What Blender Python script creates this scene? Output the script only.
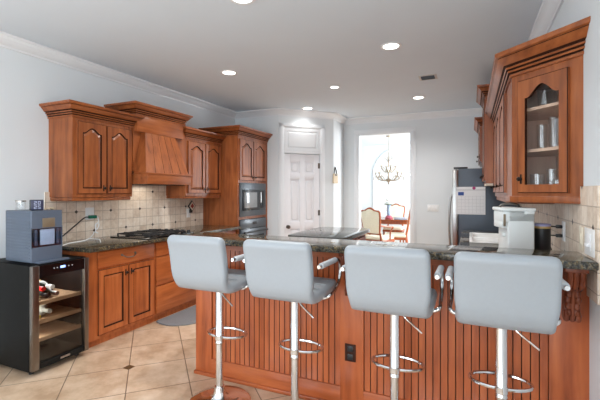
import bpy, bmesh, math, random
from mathutils import Matrix, Vector
from math import pi, sin, cos, radians

for _o in list(bpy.data.objects):
    bpy.data.objects.remove(_o, do_unlink=True)
SC = bpy.context.scene
COL = SC.collection
random.seed(7)

# ------------------------------------------------------------------ camera, world, exposure
cam_d = bpy.data.cameras.new('camera')
cam_d.sensor_width = 36.0
cam_d.lens = 385.0 / 600.0 * 36.0
cam_d.shift_y = -8.0 / 600.0
cam_d.clip_start = 0.05
cam = bpy.data.objects.new('camera', cam_d)
cam.location = (0, 0, 1.395)
cam.rotation_euler = (pi / 2, 0, radians(23.95))
COL.objects.link(cam)
SC.camera = cam

world = bpy.data.worlds.new('world')
SC.world = world
world.use_nodes = True
_bg = world.node_tree.nodes['Background']
_bg.inputs[0].default_value = (0.93, 0.97, 1.0, 1)
_bg.inputs[1].default_value = 0.8

SC.view_settings.view_transform = 'Standard'
SC.view_settings.look = 'None'
SC.view_settings.gamma = 1.0
SC.view_settings.use_curve_mapping = False
SC.view_settings.exposure = 0.56
SC.cycles.max_bounces = 10
SC.cycles.diffuse_bounces = 6
SC.cycles.glossy_bounces = 4
SC.cycles.transparent_max_bounces = 12
SC.cycles.sample_clamp_indirect = 6.0
SC.cycles.use_denoising = True


def area_light(name, loc, rot, sx, sy, power, col=(1, 1, 1)):
    d = bpy.data.lights.new(name, 'AREA')
    d.shape = 'RECTANGLE'; d.size = sx; d.size_y = sy
    d.energy = power; d.color = col
    o = bpy.data.objects.new(name, d)
    o.location = loc; o.rotation_euler = rot
    COL.objects.link(o)
    return o


# added area lights for fill: at unseen rear and side openings, and in the dining room
XW_ = -3.67
FILL_COL = (0.86, 0.93, 1.0)
area_light('fill_light', (-2.35, -6.12, 1.35), (pi / 2, 0, 0), 2.2, 2.3, 48, FILL_COL)
area_light('fill_light', (-0.25, -6.12, 1.35), (pi / 2, 0, 0), 1.4, 2.3, 30, FILL_COL)
area_light('fill_light', (0.50, -1.9, 1.40), (pi / 2, 0, pi / 2), 3.4, 2.2, 92, FILL_COL)  # added fill from the right, brightens the left wall
area_light('fill_light', (XW_ + 0.05, -2.2, 1.40), (pi / 2, 0, -pi / 2), 3.2, 2.2, 80, FILL_COL)  # added fill from the left, lifts the right wall and ceiling
area_light('fill_light', (1.1, 9.0, 1.6), (pi / 2, 0, pi / 2), 2.0, 1.9, 150, (0.96, 0.98, 1.0))  # added dining room fill, the wall here has no window
CAN_POWER = 19.0


# ------------------------------------------------------------------ materials
def srgb(r, g, b):
    f = lambda c: (c / 255 / 12.92) if c <= 10.3 else ((c / 255 + 0.055) / 1.055) ** 2.4
    return (f(r), f(g), f(b), 1)


class NT:
    def __init__(s, name):
        s.m = bpy.data.materials.new(name); s.m.use_nodes = True
        s.t = s.m.node_tree; s.n = s.t.nodes; s.l = s.t.links
        s.b = s.n['Principled BSDF']; s.out = s.n['Material Output']
    def node(s, typ, **kw):
        n = s.n.new(typ)
        for k, v in kw.items(): setattr(n, k, v)
        return n
    def set(s, sock, v):
        if hasattr(v, 'is_output'): s.l.new(v, sock)
        else: sock.default_value = v
    def math(s, op, a, b=0.0, c=None):
        n = s.node('ShaderNodeMath', operation=op)
        s.set(n.inputs[0], a); s.set(n.inputs[1], b)
        if c is not None: s.set(n.inputs[2], c)
        return n.outputs[0]
    def mix(s, f, a, b):
        n = s.node('ShaderNodeMix', data_type='RGBA')
        s.set(n.inputs[0], f); s.set(n.inputs[6], a); s.set(n.inputs[7], b)
        return n.outputs[2]
    def ramp(s, f, stops):
        n = s.node('ShaderNodeValToRGB')
        e = n.color_ramp.elements
        while len(e) < len(stops): e.new(0.5)
        for el, (p, c) in zip(e, stops): el.position = p; el.color = c
        s.l.new(f, n.inputs[0]); return n.outputs[0]
    def coord(s, kind='Object'):
        return s.node('ShaderNodeTexCoord').outputs[kind]
    def pos(s):
        return s.node('ShaderNodeNewGeometry').outputs['Position']
    def xyz(s, v):
        n = s.node('ShaderNodeSeparateXYZ'); s.l.new(v, n.inputs[0]); return n.outputs
    def mapping(s, v, scale=(1, 1, 1), rot=(0, 0, 0)):
        n = s.node('ShaderNodeMapping'); s.l.new(v, n.inputs[0])
        n.inputs['Scale'].default_value = scale; n.inputs['Rotation'].default_value = rot
        return n.outputs[0]
    def noise(s, v, scale, detail=3, rough=0.55):
        n = s.node('ShaderNodeTexNoise'); s.l.new(v, n.inputs[0])
        n.inputs['Scale'].default_value = scale; n.inputs['Detail'].default_value = detail
        n.inputs['Roughness'].default_value = rough
        return n.outputs[0]
    def bump(s, h, strength=0.2, dist=0.002):
        n = s.node('ShaderNodeBump'); s.l.new(h, n.inputs['Height'])
        n.inputs['Strength'].default_value = strength; n.inputs['Distance'].default_value = dist
        s.l.new(n.outputs[0], s.b.inputs['Normal'])
    def p(s, **kw):
        for k, v in kw.items(): s.set(s.b.inputs[k.replace('_', ' ')], v)
        return s


def simple(name, col, rough=0.5, metal=0.0, var=0.06, scale=9.0, **kw):
    t = NT(name)
    n = t.noise(t.coord(), scale, 2)
    d = tuple(c * (1 - var) for c in col[:3]) + (1,)
    u = tuple(min(1, c * (1 + var)) for c in col[:3]) + (1,)
    t.p(Base_Color=t.ramp(n, [(0.3, d), (0.7, u)]), Roughness=rough, Metallic=metal, **kw)
    return t.m


def wood(name, dark, mid, light, rough=0.32, scale=(14, 14, 1.3)):
    t = NT(name)
    v = t.mapping(t.coord(), scale)
    n1 = t.noise(v, 1.6, 5, 0.55)
    n2 = t.noise(t.coord(), 3.5, 2)
    f = t.math('ADD', t.math('MULTIPLY', n1, 0.75), t.math('MULTIPLY', n2, 0.3))
    c = t.ramp(f, [(0.3, dark), (0.52, mid), (0.74, light)])
    t.p(Base_Color=c, Roughness=rough, Specular_IOR_Level=0.45)
    t.b.inputs['Coat Weight'].default_value = 0.06
    t.b.inputs['Coat Roughness'].default_value = 0.3
    return t.m


M = {}
M['wood'] = wood('cherry_wood', srgb(104, 54, 28), srgb(148, 82, 43), srgb(174, 103, 57))
M['wood_h'] = wood('cherry_wood_horizontal', srgb(104, 54, 28), srgb(148, 82, 43), srgb(174, 103, 57), scale=(14, 1.3, 14))
M['base_wood'] = wood('base_cherry_wood', srgb(130, 64, 30), srgb(172, 92, 46), srgb(196, 114, 62))
M['base_wood_h'] = wood('base_cherry_wood_horizontal', srgb(130, 64, 30), srgb(172, 92, 46), srgb(196, 114, 62), scale=(14, 1.3, 14))
M['bar_wood'] = wood('bar_cherry_wood', srgb(124, 58, 28), srgb(166, 84, 44), srgb(188, 104, 58))
M['bar_wood_h'] = wood('bar_cherry_wood_horizontal', srgb(124, 58, 28), srgb(166, 84, 44), srgb(188, 104, 58), scale=(1.3, 14, 14))
M['glaze'] = simple('dark_glaze', srgb(58, 32, 22), 0.6, Specular_IOR_Level=0.15)
M['groove'] = simple('beadboard_groove', srgb(84, 44, 28), 0.5)
M['polished_wood'] = wood('polished_table_wood', srgb(110, 52, 26), srgb(150, 76, 40), srgb(172, 96, 54), rough=0.06)
M['carved'] = wood('carved_cherry', srgb(78, 36, 20), srgb(112, 54, 32), srgb(150, 80, 50), rough=0.25)
M['chair_wood'] = wood('dining_wood', srgb(110, 52, 26), srgb(150, 76, 40), srgb(172, 96, 54))
M['wall'] = simple('wall_paint', srgb(222, 228, 231), 0.75, var=0.01, scale=2)
M['ceiling'] = simple('ceiling_paint', srgb(220, 231, 240), 0.85, var=0.01, scale=2)
M['trim'] = simple('white_trim', srgb(230, 234, 237), 0.4, var=0.008)
M['door_white'] = simple('white_door_paint', srgb(234, 236, 240), 0.4, var=0.008)
M['chrome'] = simple('chrome', (0.74, 0.745, 0.75, 1), 0.08, 1.0, var=0.02)
M['steel'] = simple('brushed_steel', srgb(186, 186, 184), 0.3, 1.0, var=0.05, scale=30)
M['dark_steel'] = simple('black_stainless', srgb(26, 26, 25), 0.5, 0.1, var=0.06, scale=20, Specular_IOR_Level=0.12)
M['smoky_steel'] = simple('smoky_steel', srgb(132, 124, 116), 0.3, 1.0, var=0.05, scale=20)
M['bronze'] = simple('dark_bronze', srgb(54, 46, 42), 0.38, 0.8)
M['pewter'] = simple('antique_pewter', srgb(120, 116, 110), 0.35, 0.9)
M['black'] = simple('black_plastic', srgb(22, 22, 24), 0.35)
M['black_gloss'] = simple('black_gloss', srgb(12, 12, 14), 0.06)
M['iron'] = simple('cast_iron', srgb(30, 30, 32), 0.5)
M['white_plastic'] = simple('white_plastic', srgb(236, 237, 236), 0.35, var=0.01)
M['cream_plastic'] = simple('cream_plastic', srgb(226, 216, 196), 0.4, var=0.01)
M['grey_appliance'] = simple('slate_grey_appliance', srgb(88, 99, 115), 0.4, 0.1, var=0.03)
M['pale_appliance'] = simple('pale_grey_plastic', srgb(222, 227, 226), 0.32, var=0.01)
M['leather'] = simple('light_grey_leatherette', srgb(152, 158, 163), 0.42, var=0.012, scale=60)
M['grip'] = simple('grey_grip', srgb(176, 180, 184), 0.5)
M['fridge_side'] = simple('fridge_side_paint', srgb(74, 84, 96), 0.35, 0.2, var=0.12, scale=4)
M['mat_grey'] = simple('grey_foam_mat', srgb(120, 120, 122), 0.75, var=0.08, scale=80)
M['oven_black'] = simple('oven_black', srgb(46, 50, 54), 0.22, 0.3)
M['oven_grey'] = simple('oven_graphite', srgb(84, 90, 96), 0.28, 0.5)
M['screen_grey'] = simple('oven_window', srgb(150, 155, 158), 0.12, 0.3)
M['cream_fabric'] = simple('cream_fabric', srgb(226, 218, 196), 0.8, var=0.05, scale=50)
M['candle'] = simple('candle_sleeve', srgb(240, 232, 206), 0.5)
M['chandelier'] = simple('aged_bronze', srgb(150, 138, 120), 0.45, 0.5)
M['paper'] = simple('paper', srgb(236, 238, 240), 0.7, var=0.01)
M['blue_print'] = simple('blue_print', srgb(60, 90, 160), 0.7)
M['grey_print'] = simple('grey_print', srgb(170, 174, 180), 0.7)
M['pink'] = simple('pink_magnet', srgb(170, 40, 110), 0.5)
M['green_plug'] = simple('green_plastic', srgb(10, 110, 84), 0.4)
M['bottle_green'] = simple('bottle_dark_green', srgb(30, 38, 30), 0.08)
M['bottle_clear'] = simple('bottle_pale', srgb(168, 172, 164), 0.1)
M['red_foil'] = simple('red_foil', srgb(176, 24, 24), 0.3)
M['yellow_foil'] = simple('yellow_foil', srgb(236, 206, 20), 0.3)
M['white_foil'] = simple('white_foil', srgb(226, 224, 220), 0.35)
M['gold_foil'] = simple('gold_label', srgb(180, 150, 90), 0.4)
M['plate_bronze'] = simple('bronze_plate', srgb(134, 120, 100), 0.4, 0.4)
M['tan'] = simple('tan_wood', srgb(196, 176, 146), 0.6)
M['strap'] = simple('dark_strap', srgb(60, 62, 66), 0.6)
M['blue_vase'] = simple('pale_blue_ceramic', srgb(150, 170, 196), 0.2, var=0.15, scale=40)
M['rose'] = simple('rose_glaze', srgb(156, 70, 84), 0.3)
M['petal'] = simple('white_petals', srgb(240, 242, 240), 0.7)
M['leaf'] = simple('grey_green_leaf', srgb(120, 136, 112), 0.6)
M['lavender'] = simple('lavender_band', srgb(150, 150, 190), 0.3)
M['cab_inside'] = wood('cabinet_inside', srgb(196, 160, 136), srgb(214, 180, 156), srgb(226, 196, 172), 0.5)
M['shelf_wood'] = wood('shelf_beech', srgb(150, 118, 90), srgb(176, 142, 110), srgb(196, 164, 132), 0.5, scale=(14, 1.3, 14))
M['porcelain'] = simple('white_porcelain', srgb(236, 236, 234), 0.2)
M['red_tile'] = simple('red_glaze', srgb(160, 60, 50), 0.3)
M['ice'] = simple('frosted_bin', srgb(214, 220, 228), 0.25)


def glass(name, tint, clear=0.86, rough=0.02):
    t = NT(name)
    tr = t.node('ShaderNodeBsdfTransparent'); tr.inputs[0].default_value = tint
    gl = t.node('ShaderNodeBsdfGlossy'); gl.inputs[0].default_value = (1, 1, 1, 1); gl.inputs[1].default_value = rough
    fr = t.node('ShaderNodeLayerWeight'); fr.inputs[0].default_value = 0.5
    f = t.math('ADD', t.math('MULTIPLY', t.math('POWER', fr.outputs['Facing'], 4.0), 0.6), 1.0 - clear)
    mx = t.node('ShaderNodeMixShader')
    t.l.new(f, mx.inputs[0]); t.l.new(tr.outputs[0], mx.inputs[1]); t.l.new(gl.outputs[0], mx.inputs[2])
    t.l.new(mx.outputs[0], t.out.inputs[0])
    t.n.remove(t.b)
    return t.m


M['pane'] = glass('clear_glass', (0.96, 0.97, 0.97, 1), 0.96)
M['smoked'] = glass('smoked_glass', (0.74, 0.73, 0.71, 1), 0.96)
M['tumbler'] = glass('tumbler_glass', (0.95, 0.96, 0.965, 1), 0.94)
M['blue_glass'] = glass('blue_tinted_glass', (0.84, 0.88, 0.94, 1), 0.94)


def emit(name, col, st):
    t = NT(name)
    t.p(Base_Color=col, Emission_Color=col, Emission_Strength=st)
    return t.m


M['bulb'] = emit('lamp_lens', (1, 0.96, 0.9, 1), 5.0)
M['flame'] = emit('candle_bulb', (1, 0.95, 0.8, 1), 2.5)
M['led'] = emit('blue_display', (0.25, 0.4, 1.0, 1), 1.6)
M['digit'] = simple('white_digits', srgb(176, 182, 206), 0.4)


def granite(name):
    t = NT(name)
    v = t.coord()
    n1 = t.noise(v, 55, 4, 0.7)
    n2 = t.noise(v, 130, 3, 0.7)
    n3 = t.noise(v, 9, 3)
    base = t.ramp(n1, [(0.38, srgb(16, 16, 14)), (0.5, srgb(54, 48, 38)), (0.6, srgb(112, 96, 66)), (0.7, srgb(160, 124, 66))])
    c2 = t.ramp(n2, [(0.5, (0, 0, 0, 1)), (0.66, (1, 1, 1, 1))])
    c = t.mix(t.math('MULTIPLY', c2, 0.5), base, srgb(150, 148, 136))
    c = t.mix(t.math('MULTIPLY', n3, 0.45), c, srgb(40, 38, 32))
    t.p(Base_Color=c, Roughness=0.07, Specular_IOR_Level=0.6)
    return t.m


M['granite'] = granite('speckled_granite')


def wall_tile(name, u0, v0):
    t = NT(name)
    x, y, z = t.xyz(t.pos())
    P = 0.1025
    def lin(a, o): return t.math('DIVIDE', t.math('SUBTRACT', a, o), P)
    u, v = lin(y, u0), lin(z, v0)
    def dist(a):  # distance to the nearest integer
        return t.math('ABSOLUTE', t.math('SUBTRACT', a, t.math('ROUND', a)))
    g = t.math('MINIMUM', dist(u), dist(v))
    wob = t.math('MULTIPLY', t.noise(t.pos(), 60, 2), 0.02)
    grout = t.math('LESS_THAN', t.math('SUBTRACT', g, wob), 0.016)
    cell = t.node('ShaderNodeCombineXYZ')
    t.l.new(t.math('FLOOR', u), cell.inputs[0]); t.l.new(t.math('FLOOR', v), cell.inputs[1])
    wn = t.node('ShaderNodeTexWhiteNoise', noise_dimensions='3D'); t.l.new(cell.outputs[0], wn.inputs[0])
    n = t.noise(t.pos(), 22, 5, 0.65)
    f = t.math('ADD', t.math('MULTIPLY', n, 0.8), t.math('MULTIPLY', wn.outputs[0], 0.25))
    c = t.ramp(f, [(0.3, srgb(206, 185, 164)), (0.5, srgb(226, 209, 190)), (0.72, srgb(238, 226, 211))])
    c = t.mix(grout, c, srgb(182, 164, 146))
    # small dark diamonds on a staggered lattice, four tiles by two
    a, b = t.math('DIVIDE', u, 4.0), t.math('DIVIDE', v, 4.0)
    d1 = t.math('ADD', dist(a), dist(b))
    d2 = t.math('ADD', dist(t.math('ADD', a, 0.5)), dist(t.math('ADD', b, 0.5)))
    dia = t.math('LESS_THAN', t.math('MINIMUM', d1, d2), 0.048)
    c = t.mix(dia, c, srgb(74, 62, 54))
    t.p(Base_Color=c, Roughness=0.45)
    h = t.math('SUBTRACT', 1.0, t.math('MAXIMUM', grout, 0.0))
    t.bump(h, 0.35, 0.002)
    return t.m


M['tile_left'] = wall_tile('travertine_tile', 2.647, 1.193)
M['tile_right'] = wall_tile('travertine_tile_right', 2.682, 1.222)


def floor_tile():
    t = NT('floor_tile')
    x, y, z = t.xyz(t.pos())
    P = 0.605
    u = t.math('DIVIDE', t.math('ADD', t.math('ADD', x, y), 0.24), P)
    v = t.math('DIVIDE', t.math('ADD', t.math('SUBTRACT', x, y), 4.737), P)
    def dist(a): return t.math('ABSOLUTE', t.math('SUBTRACT', a, t.math('ROUND', a)))
    g = t.math('LESS_THAN', t.math('MINIMUM', dist(u), dist(v)), 0.0085)
    cell = t.node('ShaderNodeCombineXYZ')
    t.l.new(t.math('FLOOR', u), cell.inputs[0]); t.l.new(t.math('FLOOR', v), cell.inputs[1])
    wn = t.node('ShaderNodeTexWhiteNoise', noise_dimensions='3D'); t.l.new(cell.outputs[0], wn.inputs[0])
    n = t.noise(t.mapping(t.pos(), (1, 1, 1), (0, 0, 0.6)), 5, 6, 0.62)
    f = t.math('ADD', t.math('MULTIPLY', n, 0.85), t.math('MULTIPLY', wn.outputs[0], 0.15))
    c = t.ramp(f, [(0.34, srgb(178, 148, 120)), (0.5, srgb(202, 174, 146)), (0.66, srgb(218, 194, 170))])
    c = t.mix(g, c, srgb(120, 98, 80))
    a, b = t.math('DIVIDE', u, 4.0), t.math('DIVIDE', v, 4.0)
    dia = t.math('LESS_THAN', t.math('ADD', dist(a), dist(b)), 0.028)
    c = t.mix(dia, c, srgb(96, 72, 46))
    t.p(Base_Color=c, Roughness=0.3)
    t.bump(t.math('SUBTRACT', 1.0, g), 0.3, 0.002)
    return t.m


M['floor'] = floor_tile()


# ------------------------------------------------------------------ mesh helpers
class MB:
    def __init__(s):
        s.bm = bmesh.new()
    def face(s, pts, mi=0):
        try:
            f = s.bm.faces.new([s.bm.verts.new(p) for p in pts]); f.material_index = mi; return f
        except ValueError:
            return None
    def box(s, x0, x1, y0, y1, z0, z1, bev=0.0, mi=0, T=None, seg=2):
        x0, x1 = min(x0, x1), max(x0, x1); y0, y1 = min(y0, y1), max(y0, y1); z0, z1 = min(z0, z1), max(z0, z1)
        r = bmesh.ops.create_cube(s.bm, size=1.0)
        vs = r['verts']
        for v in vs:
            v.co = Vector((x0 if v.co.x < 0 else x1, y0 if v.co.y < 0 else y1, z0 if v.co.z < 0 else z1))
        es = list({e for v in vs for e in v.link_edges}); fs = list({f for v in vs for f in v.link_faces})
        if bev > 0:
            b = min(bev, 0.49 * min(x1 - x0, y1 - y0, z1 - z0))
            rr = bmesh.ops.bevel(s.bm, geom=es, offset=b, segments=seg, affect='EDGES', profile=0.5)
            fs = list(set(rr['faces']) | {f for f in fs if f.is_valid})
            vs = list({v for f in fs for v in f.verts})
        for f in fs: f.material_index = mi
        if T is not None:
            for v in vs: v.co = T @ v.co
        return s
    def prism(s, pts, z0, z1, mi=0, T=None, bev=0.0, seg=3):
        n = len(pts)
        lo = [s.bm.verts.new((p[0], p[1], z0)) for p in pts]
        hi = [s.bm.verts.new((p[0], p[1], z1)) for p in pts]
        fs = [s.bm.faces.new(lo[::-1]), s.bm.faces.new(hi)]
        for i in range(n):
            j = (i + 1) % n
            fs.append(s.bm.faces.new((lo[i], lo[j], hi[j], hi[i])))
        if bev > 0:
            es = list(fs[0].edges) + list(fs[1].edges)
            rr = bmesh.ops.bevel(s.bm, geom=es, offset=bev, segments=seg, affect='EDGES', profile=0.5)
            fs = list(set(rr['faces']) | {f for f in fs if f.is_valid})
        vs = {v for f in fs for v in f.verts}
        for f in fs: f.material_index = mi
        if T is not None:
            for v in vs: v.co = T @ v.co
        return s
    def lathe(s, prof, c=(0, 0, 0), seg=20, mi=0, T=None):
        rings = []
        for r, z in prof:
            if r < 1e-5:
                rings.append([s.bm.verts.new((c[0], c[1], c[2] + z))])
            else:
                rings.append([s.bm.verts.new((c[0] + r * cos(2 * pi * k / seg), c[1] + r * sin(2 * pi * k / seg), c[2] + z)) for k in range(seg)])
        fs = []
        for a, b in zip(rings, rings[1:]):
            for k in range(seg):
                k2 = (k + 1) % seg
                q = ([a[k], a[k2]] if len(a) > 1 else [a[0]]) + ([b[k2], b[k]] if len(b) > 1 else [b[0]])
                if len(q) >= 3: fs.append(s.bm.faces.new(q))
        for e in (rings[0], rings[-1]):
            if len(e) > 2: fs.append(s.bm.faces.new(e))
        for f in fs: f.material_index = mi
        if T is not None:
            for ring in rings:
                for v in ring: v.co = T @ v.co
        return s
    def tube(s, pts, r, seg=8, closed=False, mi=0, T=None):
        P = [Vector(p) for p in pts]; n = len(P)
        rs = r if isinstance(r, (list, tuple)) else [r] * n
        up = None; rings = []
        for i in range(n):
            a = P[(i - 1) % n] if (closed or i > 0) else P[i]
            b = P[(i + 1) % n] if (closed or i < n - 1) else P[i]
            t = (b - a).normalized()
            if up is None:
                up = t.orthogonal().normalized()
            up = (up - t * up.dot(t))
            if up.length < 1e-6: up = t.orthogonal()
            up.normalize(); w = t.cross(up)
            rings.append([s.bm.verts.new(P[i] + (up * cos(2 * pi * k / seg) + w * sin(2 * pi * k / seg)) * rs[i]) for k in range(seg)])
        fs = []
        for i in range(n if closed else n - 1):
            a, b = rings[i], rings[(i + 1) % n]
            off = 0
            if closed and i == n - 1:
                off = min(range(seg), key=lambda o: (a[0].co - b[o].co).length)
            for k in range(seg):
                fs.append(s.bm.faces.new((a[k], a[(k + 1) % seg], b[(k + 1 + off) % seg], b[(k + off) % seg])))
        if not closed:
            fs.append(s.bm.faces.new(rings[0][::-1])); fs.append(s.bm.faces.new(rings[-1]))
        for f in fs: f.material_index = mi
        if T is not None:
            for ring in rings:
                for v in ring: v.co = T @ v.co
        return s
    def sweep(s, path, prof, mi=0, closed=False, dark=()):
        """profile (out, z) run along an XY path, mitred; out is to the right of travel"""
        P = [Vector(p[:2]) for p in path]; n = len(P); rows = []
        for i in range(n):
            def nrm(a, b):
                d = (b - a).normalized(); return Vector((d.y, -d.x))
            if closed or 0 < i < n - 1:
                n1, n2 = nrm(P[(i - 1) % n], P[i]), nrm(P[i], P[(i + 1) % n])
                m = (n1 + n2); m = m / max(0.2, m.dot(n1)) if m.length > 1e-6 else n1
            elif i == 0: m = nrm(P[0], P[1])
            else: m = nrm(P[-2], P[-1])
            rows.append([s.bm.verts.new((P[i].x + m.x * o, P[i].y + m.y * o, z)) for o, z in prof])
        k = len(prof)
        for i in range(n if closed else n - 1):
            a, b = rows[i], rows[(i + 1) % n]
            for j in range(k):
                f = s.bm.faces.new((a[j], b[j], b[(j + 1) % k], a[(j + 1) % k])); f.material_index = 1 if j in dark else mi
        if not closed:
            for rw in (rows[0], rows[-1]):
                f = s.bm.faces.new(rw); f.material_index = mi
        return s
    def sphere(s, c, r, sc=(1, 1, 1), mi=0, u=12, v=8):
        rr = bmesh.ops.create_uvsphere(s.bm, u_segments=u, v_segments=v, radius=r)
        for q in rr['verts']:
            q.co = Vector((q.co.x * sc[0] + c[0], q.co.y * sc[1] + c[1], q.co.z * sc[2] + c[2]))
        for f in {f for q in rr['verts'] for f in q.link_faces}: f.material_index = mi
        return s
    def build(s, name, mats, parent=None, world=True, smooth=True, angle=38):
        bm = s.bm
        bmesh.ops.recalc_face_normals(bm, faces=bm.faces[:])
        me = bpy.data.meshes.new(name)
        o = bpy.data.objects.new(name, me)
        if parent is not None:
            if world:
                inv = root_matrix(parent).inverted()
                for v in bm.verts: v.co = inv @ v.co
            o.parent = parent
        else:
            xs = [v.co for v in bm.verts]
            c = Vector(((min(v.x for v in xs) + max(v.x for v in xs)) / 2, (min(v.y for v in xs) + max(v.y for v in xs)) / 2, min(v.z for v in xs)))
            for v in bm.verts: v.co -= c
            o.location = c
        if smooth:
            for f in bm.faces: f.smooth = True
        bm.to_mesh(me); bm.free()
        if smooth: me.set_sharp_from_angle(angle=radians(angle))
        for m in (mats if isinstance(mats, (list, tuple)) else [mats]):
            me.materials.append(M[m] if isinstance(m, str) else m)
        COL.objects.link(o)
        return o


def root_matrix(o):
    while o.parent is not None: o = o.parent
    return Matrix.LocRotScale(o.location, o.rotation_euler, o.scale)


def tag(o, label, cat, group=None):
    o['label'] = label; o['category'] = cat
    if group: o['group'] = group
    return o


def thing(name, label, cat, loc=(0, 0, 0), rotz=0.0, group=None):
    o = bpy.data.objects.new(name, None); COL.objects.link(o)
    o.empty_display_size = 0.05
    o.location = loc; o.rotation_euler = (0, 0, rotz)
    return tag(o, label, cat, group)


def struct(name, mb, mats, **kw):
    o = mb.build(name, mats, **kw); o['kind'] = 'structure'; return o


def copy_tree(o, parent=None):
    c = o.copy(); COL.objects.link(c)
    if parent is not None: c.parent = parent
    for ch in [x for x in bpy.data.objects if x.parent == o]: copy_tree(ch, c)
    return c


def dup(o, loc, rotz, label):
    c = copy_tree(o); c.location = loc; c.rotation_euler = (0, 0, rotz); c['label'] = label
    return c


def frame(origin, u, n):
    """matrix taking (u, v, n) = (across, up, outward) to the world"""
    u = Vector(u).normalized(); n = Vector(n).normalized(); v = Vector((0, 0, 1))
    m = Matrix.Identity(4)
    for i in range(3):
        m[i][0] = u[i]; m[i][1] = v[i]; m[i][2] = n[i]; m[i][3] = origin[i]
    return m


def catmull(pts, n=8):
    P = [Vector(p) for p in pts]; P = [P[0] * 2 - P[1]] + P + [P[-1] * 2 - P[-2]]
    out = []
    for i in range(1, len(P) - 2):
        for k in range(n):
            t = k / n
            a, b, c, d = P[i - 1], P[i], P[i + 1], P[i + 2]
            out.append(0.5 * ((2 * b) + (c - a) * t + (2 * a - 5 * b + 4 * c - d) * t * t + (3 * b - a - 3 * c + d) * t ** 3))
    out.append(P[-2]); return out


def arch_loop(w, h, fr, arch, N=14):
    def top(t):
        x = abs(2 * t - 1); return h - fr - arch + arch * (0.5 * (1 + cos(pi * min(1, x / 0.84)))) ** 0.8
    pts = [(fr, fr), (w - fr, fr)]
    if arch > 0:
        for i in range(N + 1):
            t = 1 - i / N; pts.append((fr + (w - 2 * fr) * t, top(t)))
    else:
        pts += [(w - fr, h - fr), (fr, h - fr)]
    return pts


def door_frame(mb, w, h, T, t=0.02, fr=0.055, arch=0.0, deep=0.008, backless=False):
    """stile-and-rail frame; slot 0 wood, slot 1 glaze in the edges"""
    L = arch_loop(w, h, fr, arch)
    q = lambda u, v, n: T @ Vector((u, v, n))
    F = lambda pts, mi=0: mb.face([q(*p) for p in pts], mi)
    e = 0.004
    F([(e, e, t), (fr, e, t), (fr, h - e, t), (e, h - e, t)])
    F([(w - fr, e, t), (w - e, e, t), (w - e, h - e, t), (w - fr, h - e, t)])
    F([(fr, e, t), (w - fr, e, t), (w - fr, fr, t), (fr, fr, t)])
    tp = L[2:]
    for a, b in zip(tp, tp[1:]):
        F([(a[0], a[1], t), (a[0], h - e, t), (b[0], h - e, t), (b[0], b[1], t)])
    O = [(0, 0), (w, 0), (w, h), (0, h)]; I = [(e, e), (w - e, e), (w - e, h - e), (e, h - e)]
    for i in range(4):
        j = (i + 1) % 4
        F([(*I[i], t), (*I[j], t), (*O[j], t - e), (*O[i], t - e)], 1)
        F([(*O[i], t - e), (*O[j], t - e), (*O[j], 0), (*O[i], 0)], 0)
    n = len(L)
    for i in range(n):
        j = (i + 1) % n
        F([(*L[i], t), (*L[j], t), (*L[j], t - deep), (*L[i], t - deep)], 1)
    if backless:
        for i in range(n):
            j = (i + 1) % n
            if i == 0 or i == n - 1 or i == 1: pass
        F([(0, 0, 0), (fr, 0, 0), (fr, h, 0), (0, h, 0)]); F([(w - fr, 0, 0), (w, 0, 0), (w, h, 0), (w - fr, h, 0)])
        F([(fr, 0, 0), (w - fr, 0, 0), (w - fr, fr, 0), (fr, fr, 0)])
        for a, b in zip(tp, tp[1:]):
            F([(a[0], a[1], 0), (a[0], h, 0), (b[0], h, 0), (b[0], b[1], 0)])
    else:
        F([(0, 0, 0), (w, 0, 0), (w, h, 0), (0, h, 0)])
    return L


def raised_panel(mb, w, h, T, L, t=0.02, fr=0.055, arch=0.0, deep=0.008, glaze=1):
    q = lambda u, v, n: T @ Vector((u, v, n))
    def inset(i):
        out = []; n = len(L)
        for k in range(n):
            p, c, q_ = Vector(L[k - 1]), Vector(L[k]), Vector(L[(k + 1) % n])
            d1, d2 = (c - p).normalized(), (q_ - c).normalized()
            n1, n2 = Vector((-d1.y, d1.x)), Vector((-d2.y, d2.x))
            mm = n1 + n2; mm = mm / max(0.45, mm.dot(n1))
            out.append((c.x + mm.x * i, c.y + mm.y * i))
        return out
    rings = [(L, t - deep), (inset(0.013), t - deep), (inset(0.034), t - 0.002)]
    for ri in range(2):
        A, za = rings[ri]; B, zb = rings[ri + 1]
        for i in range(len(A)):
            j = (i + 1) % len(A)
            mb.face([q(*A[i], za), q(*A[j], za), q(*B[j], zb), q(*B[i], zb)], glaze if ri == 0 else 0)
    B, zb = rings[2]
    mb.face([q(*p, zb) for p in B], 0)


def cabinet_door(parent, w, h, T, mat, arch=0.0, fr=0.055, knob=None, label=None, name='door'):
    mb = MB()
    L = door_frame(mb, w, h, T, fr=fr, arch=arch)
    raised_panel(mb, w, h, T, L, fr=fr, arch=arch)
    d = mb.build(name, [mat, 'glaze'], parent)
    if knob:
        k = MB(); K = T @ Matrix.Translation((knob[0], knob[1], 0.02))
        k.lathe([(0.009, 0), (0.006, 0.004), (0.005, 0.012), (0.012, 0.018), (0.014, 0.024), (0.009, 0.03), (0, 0.031)], seg=12, T=K)
        k.box(-0.006, 0.006, -0.03, 0.03, 0.0, 0.004, 0.0015, T=K)
        k.build('knob', 'bronze', d)
    return d


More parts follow.
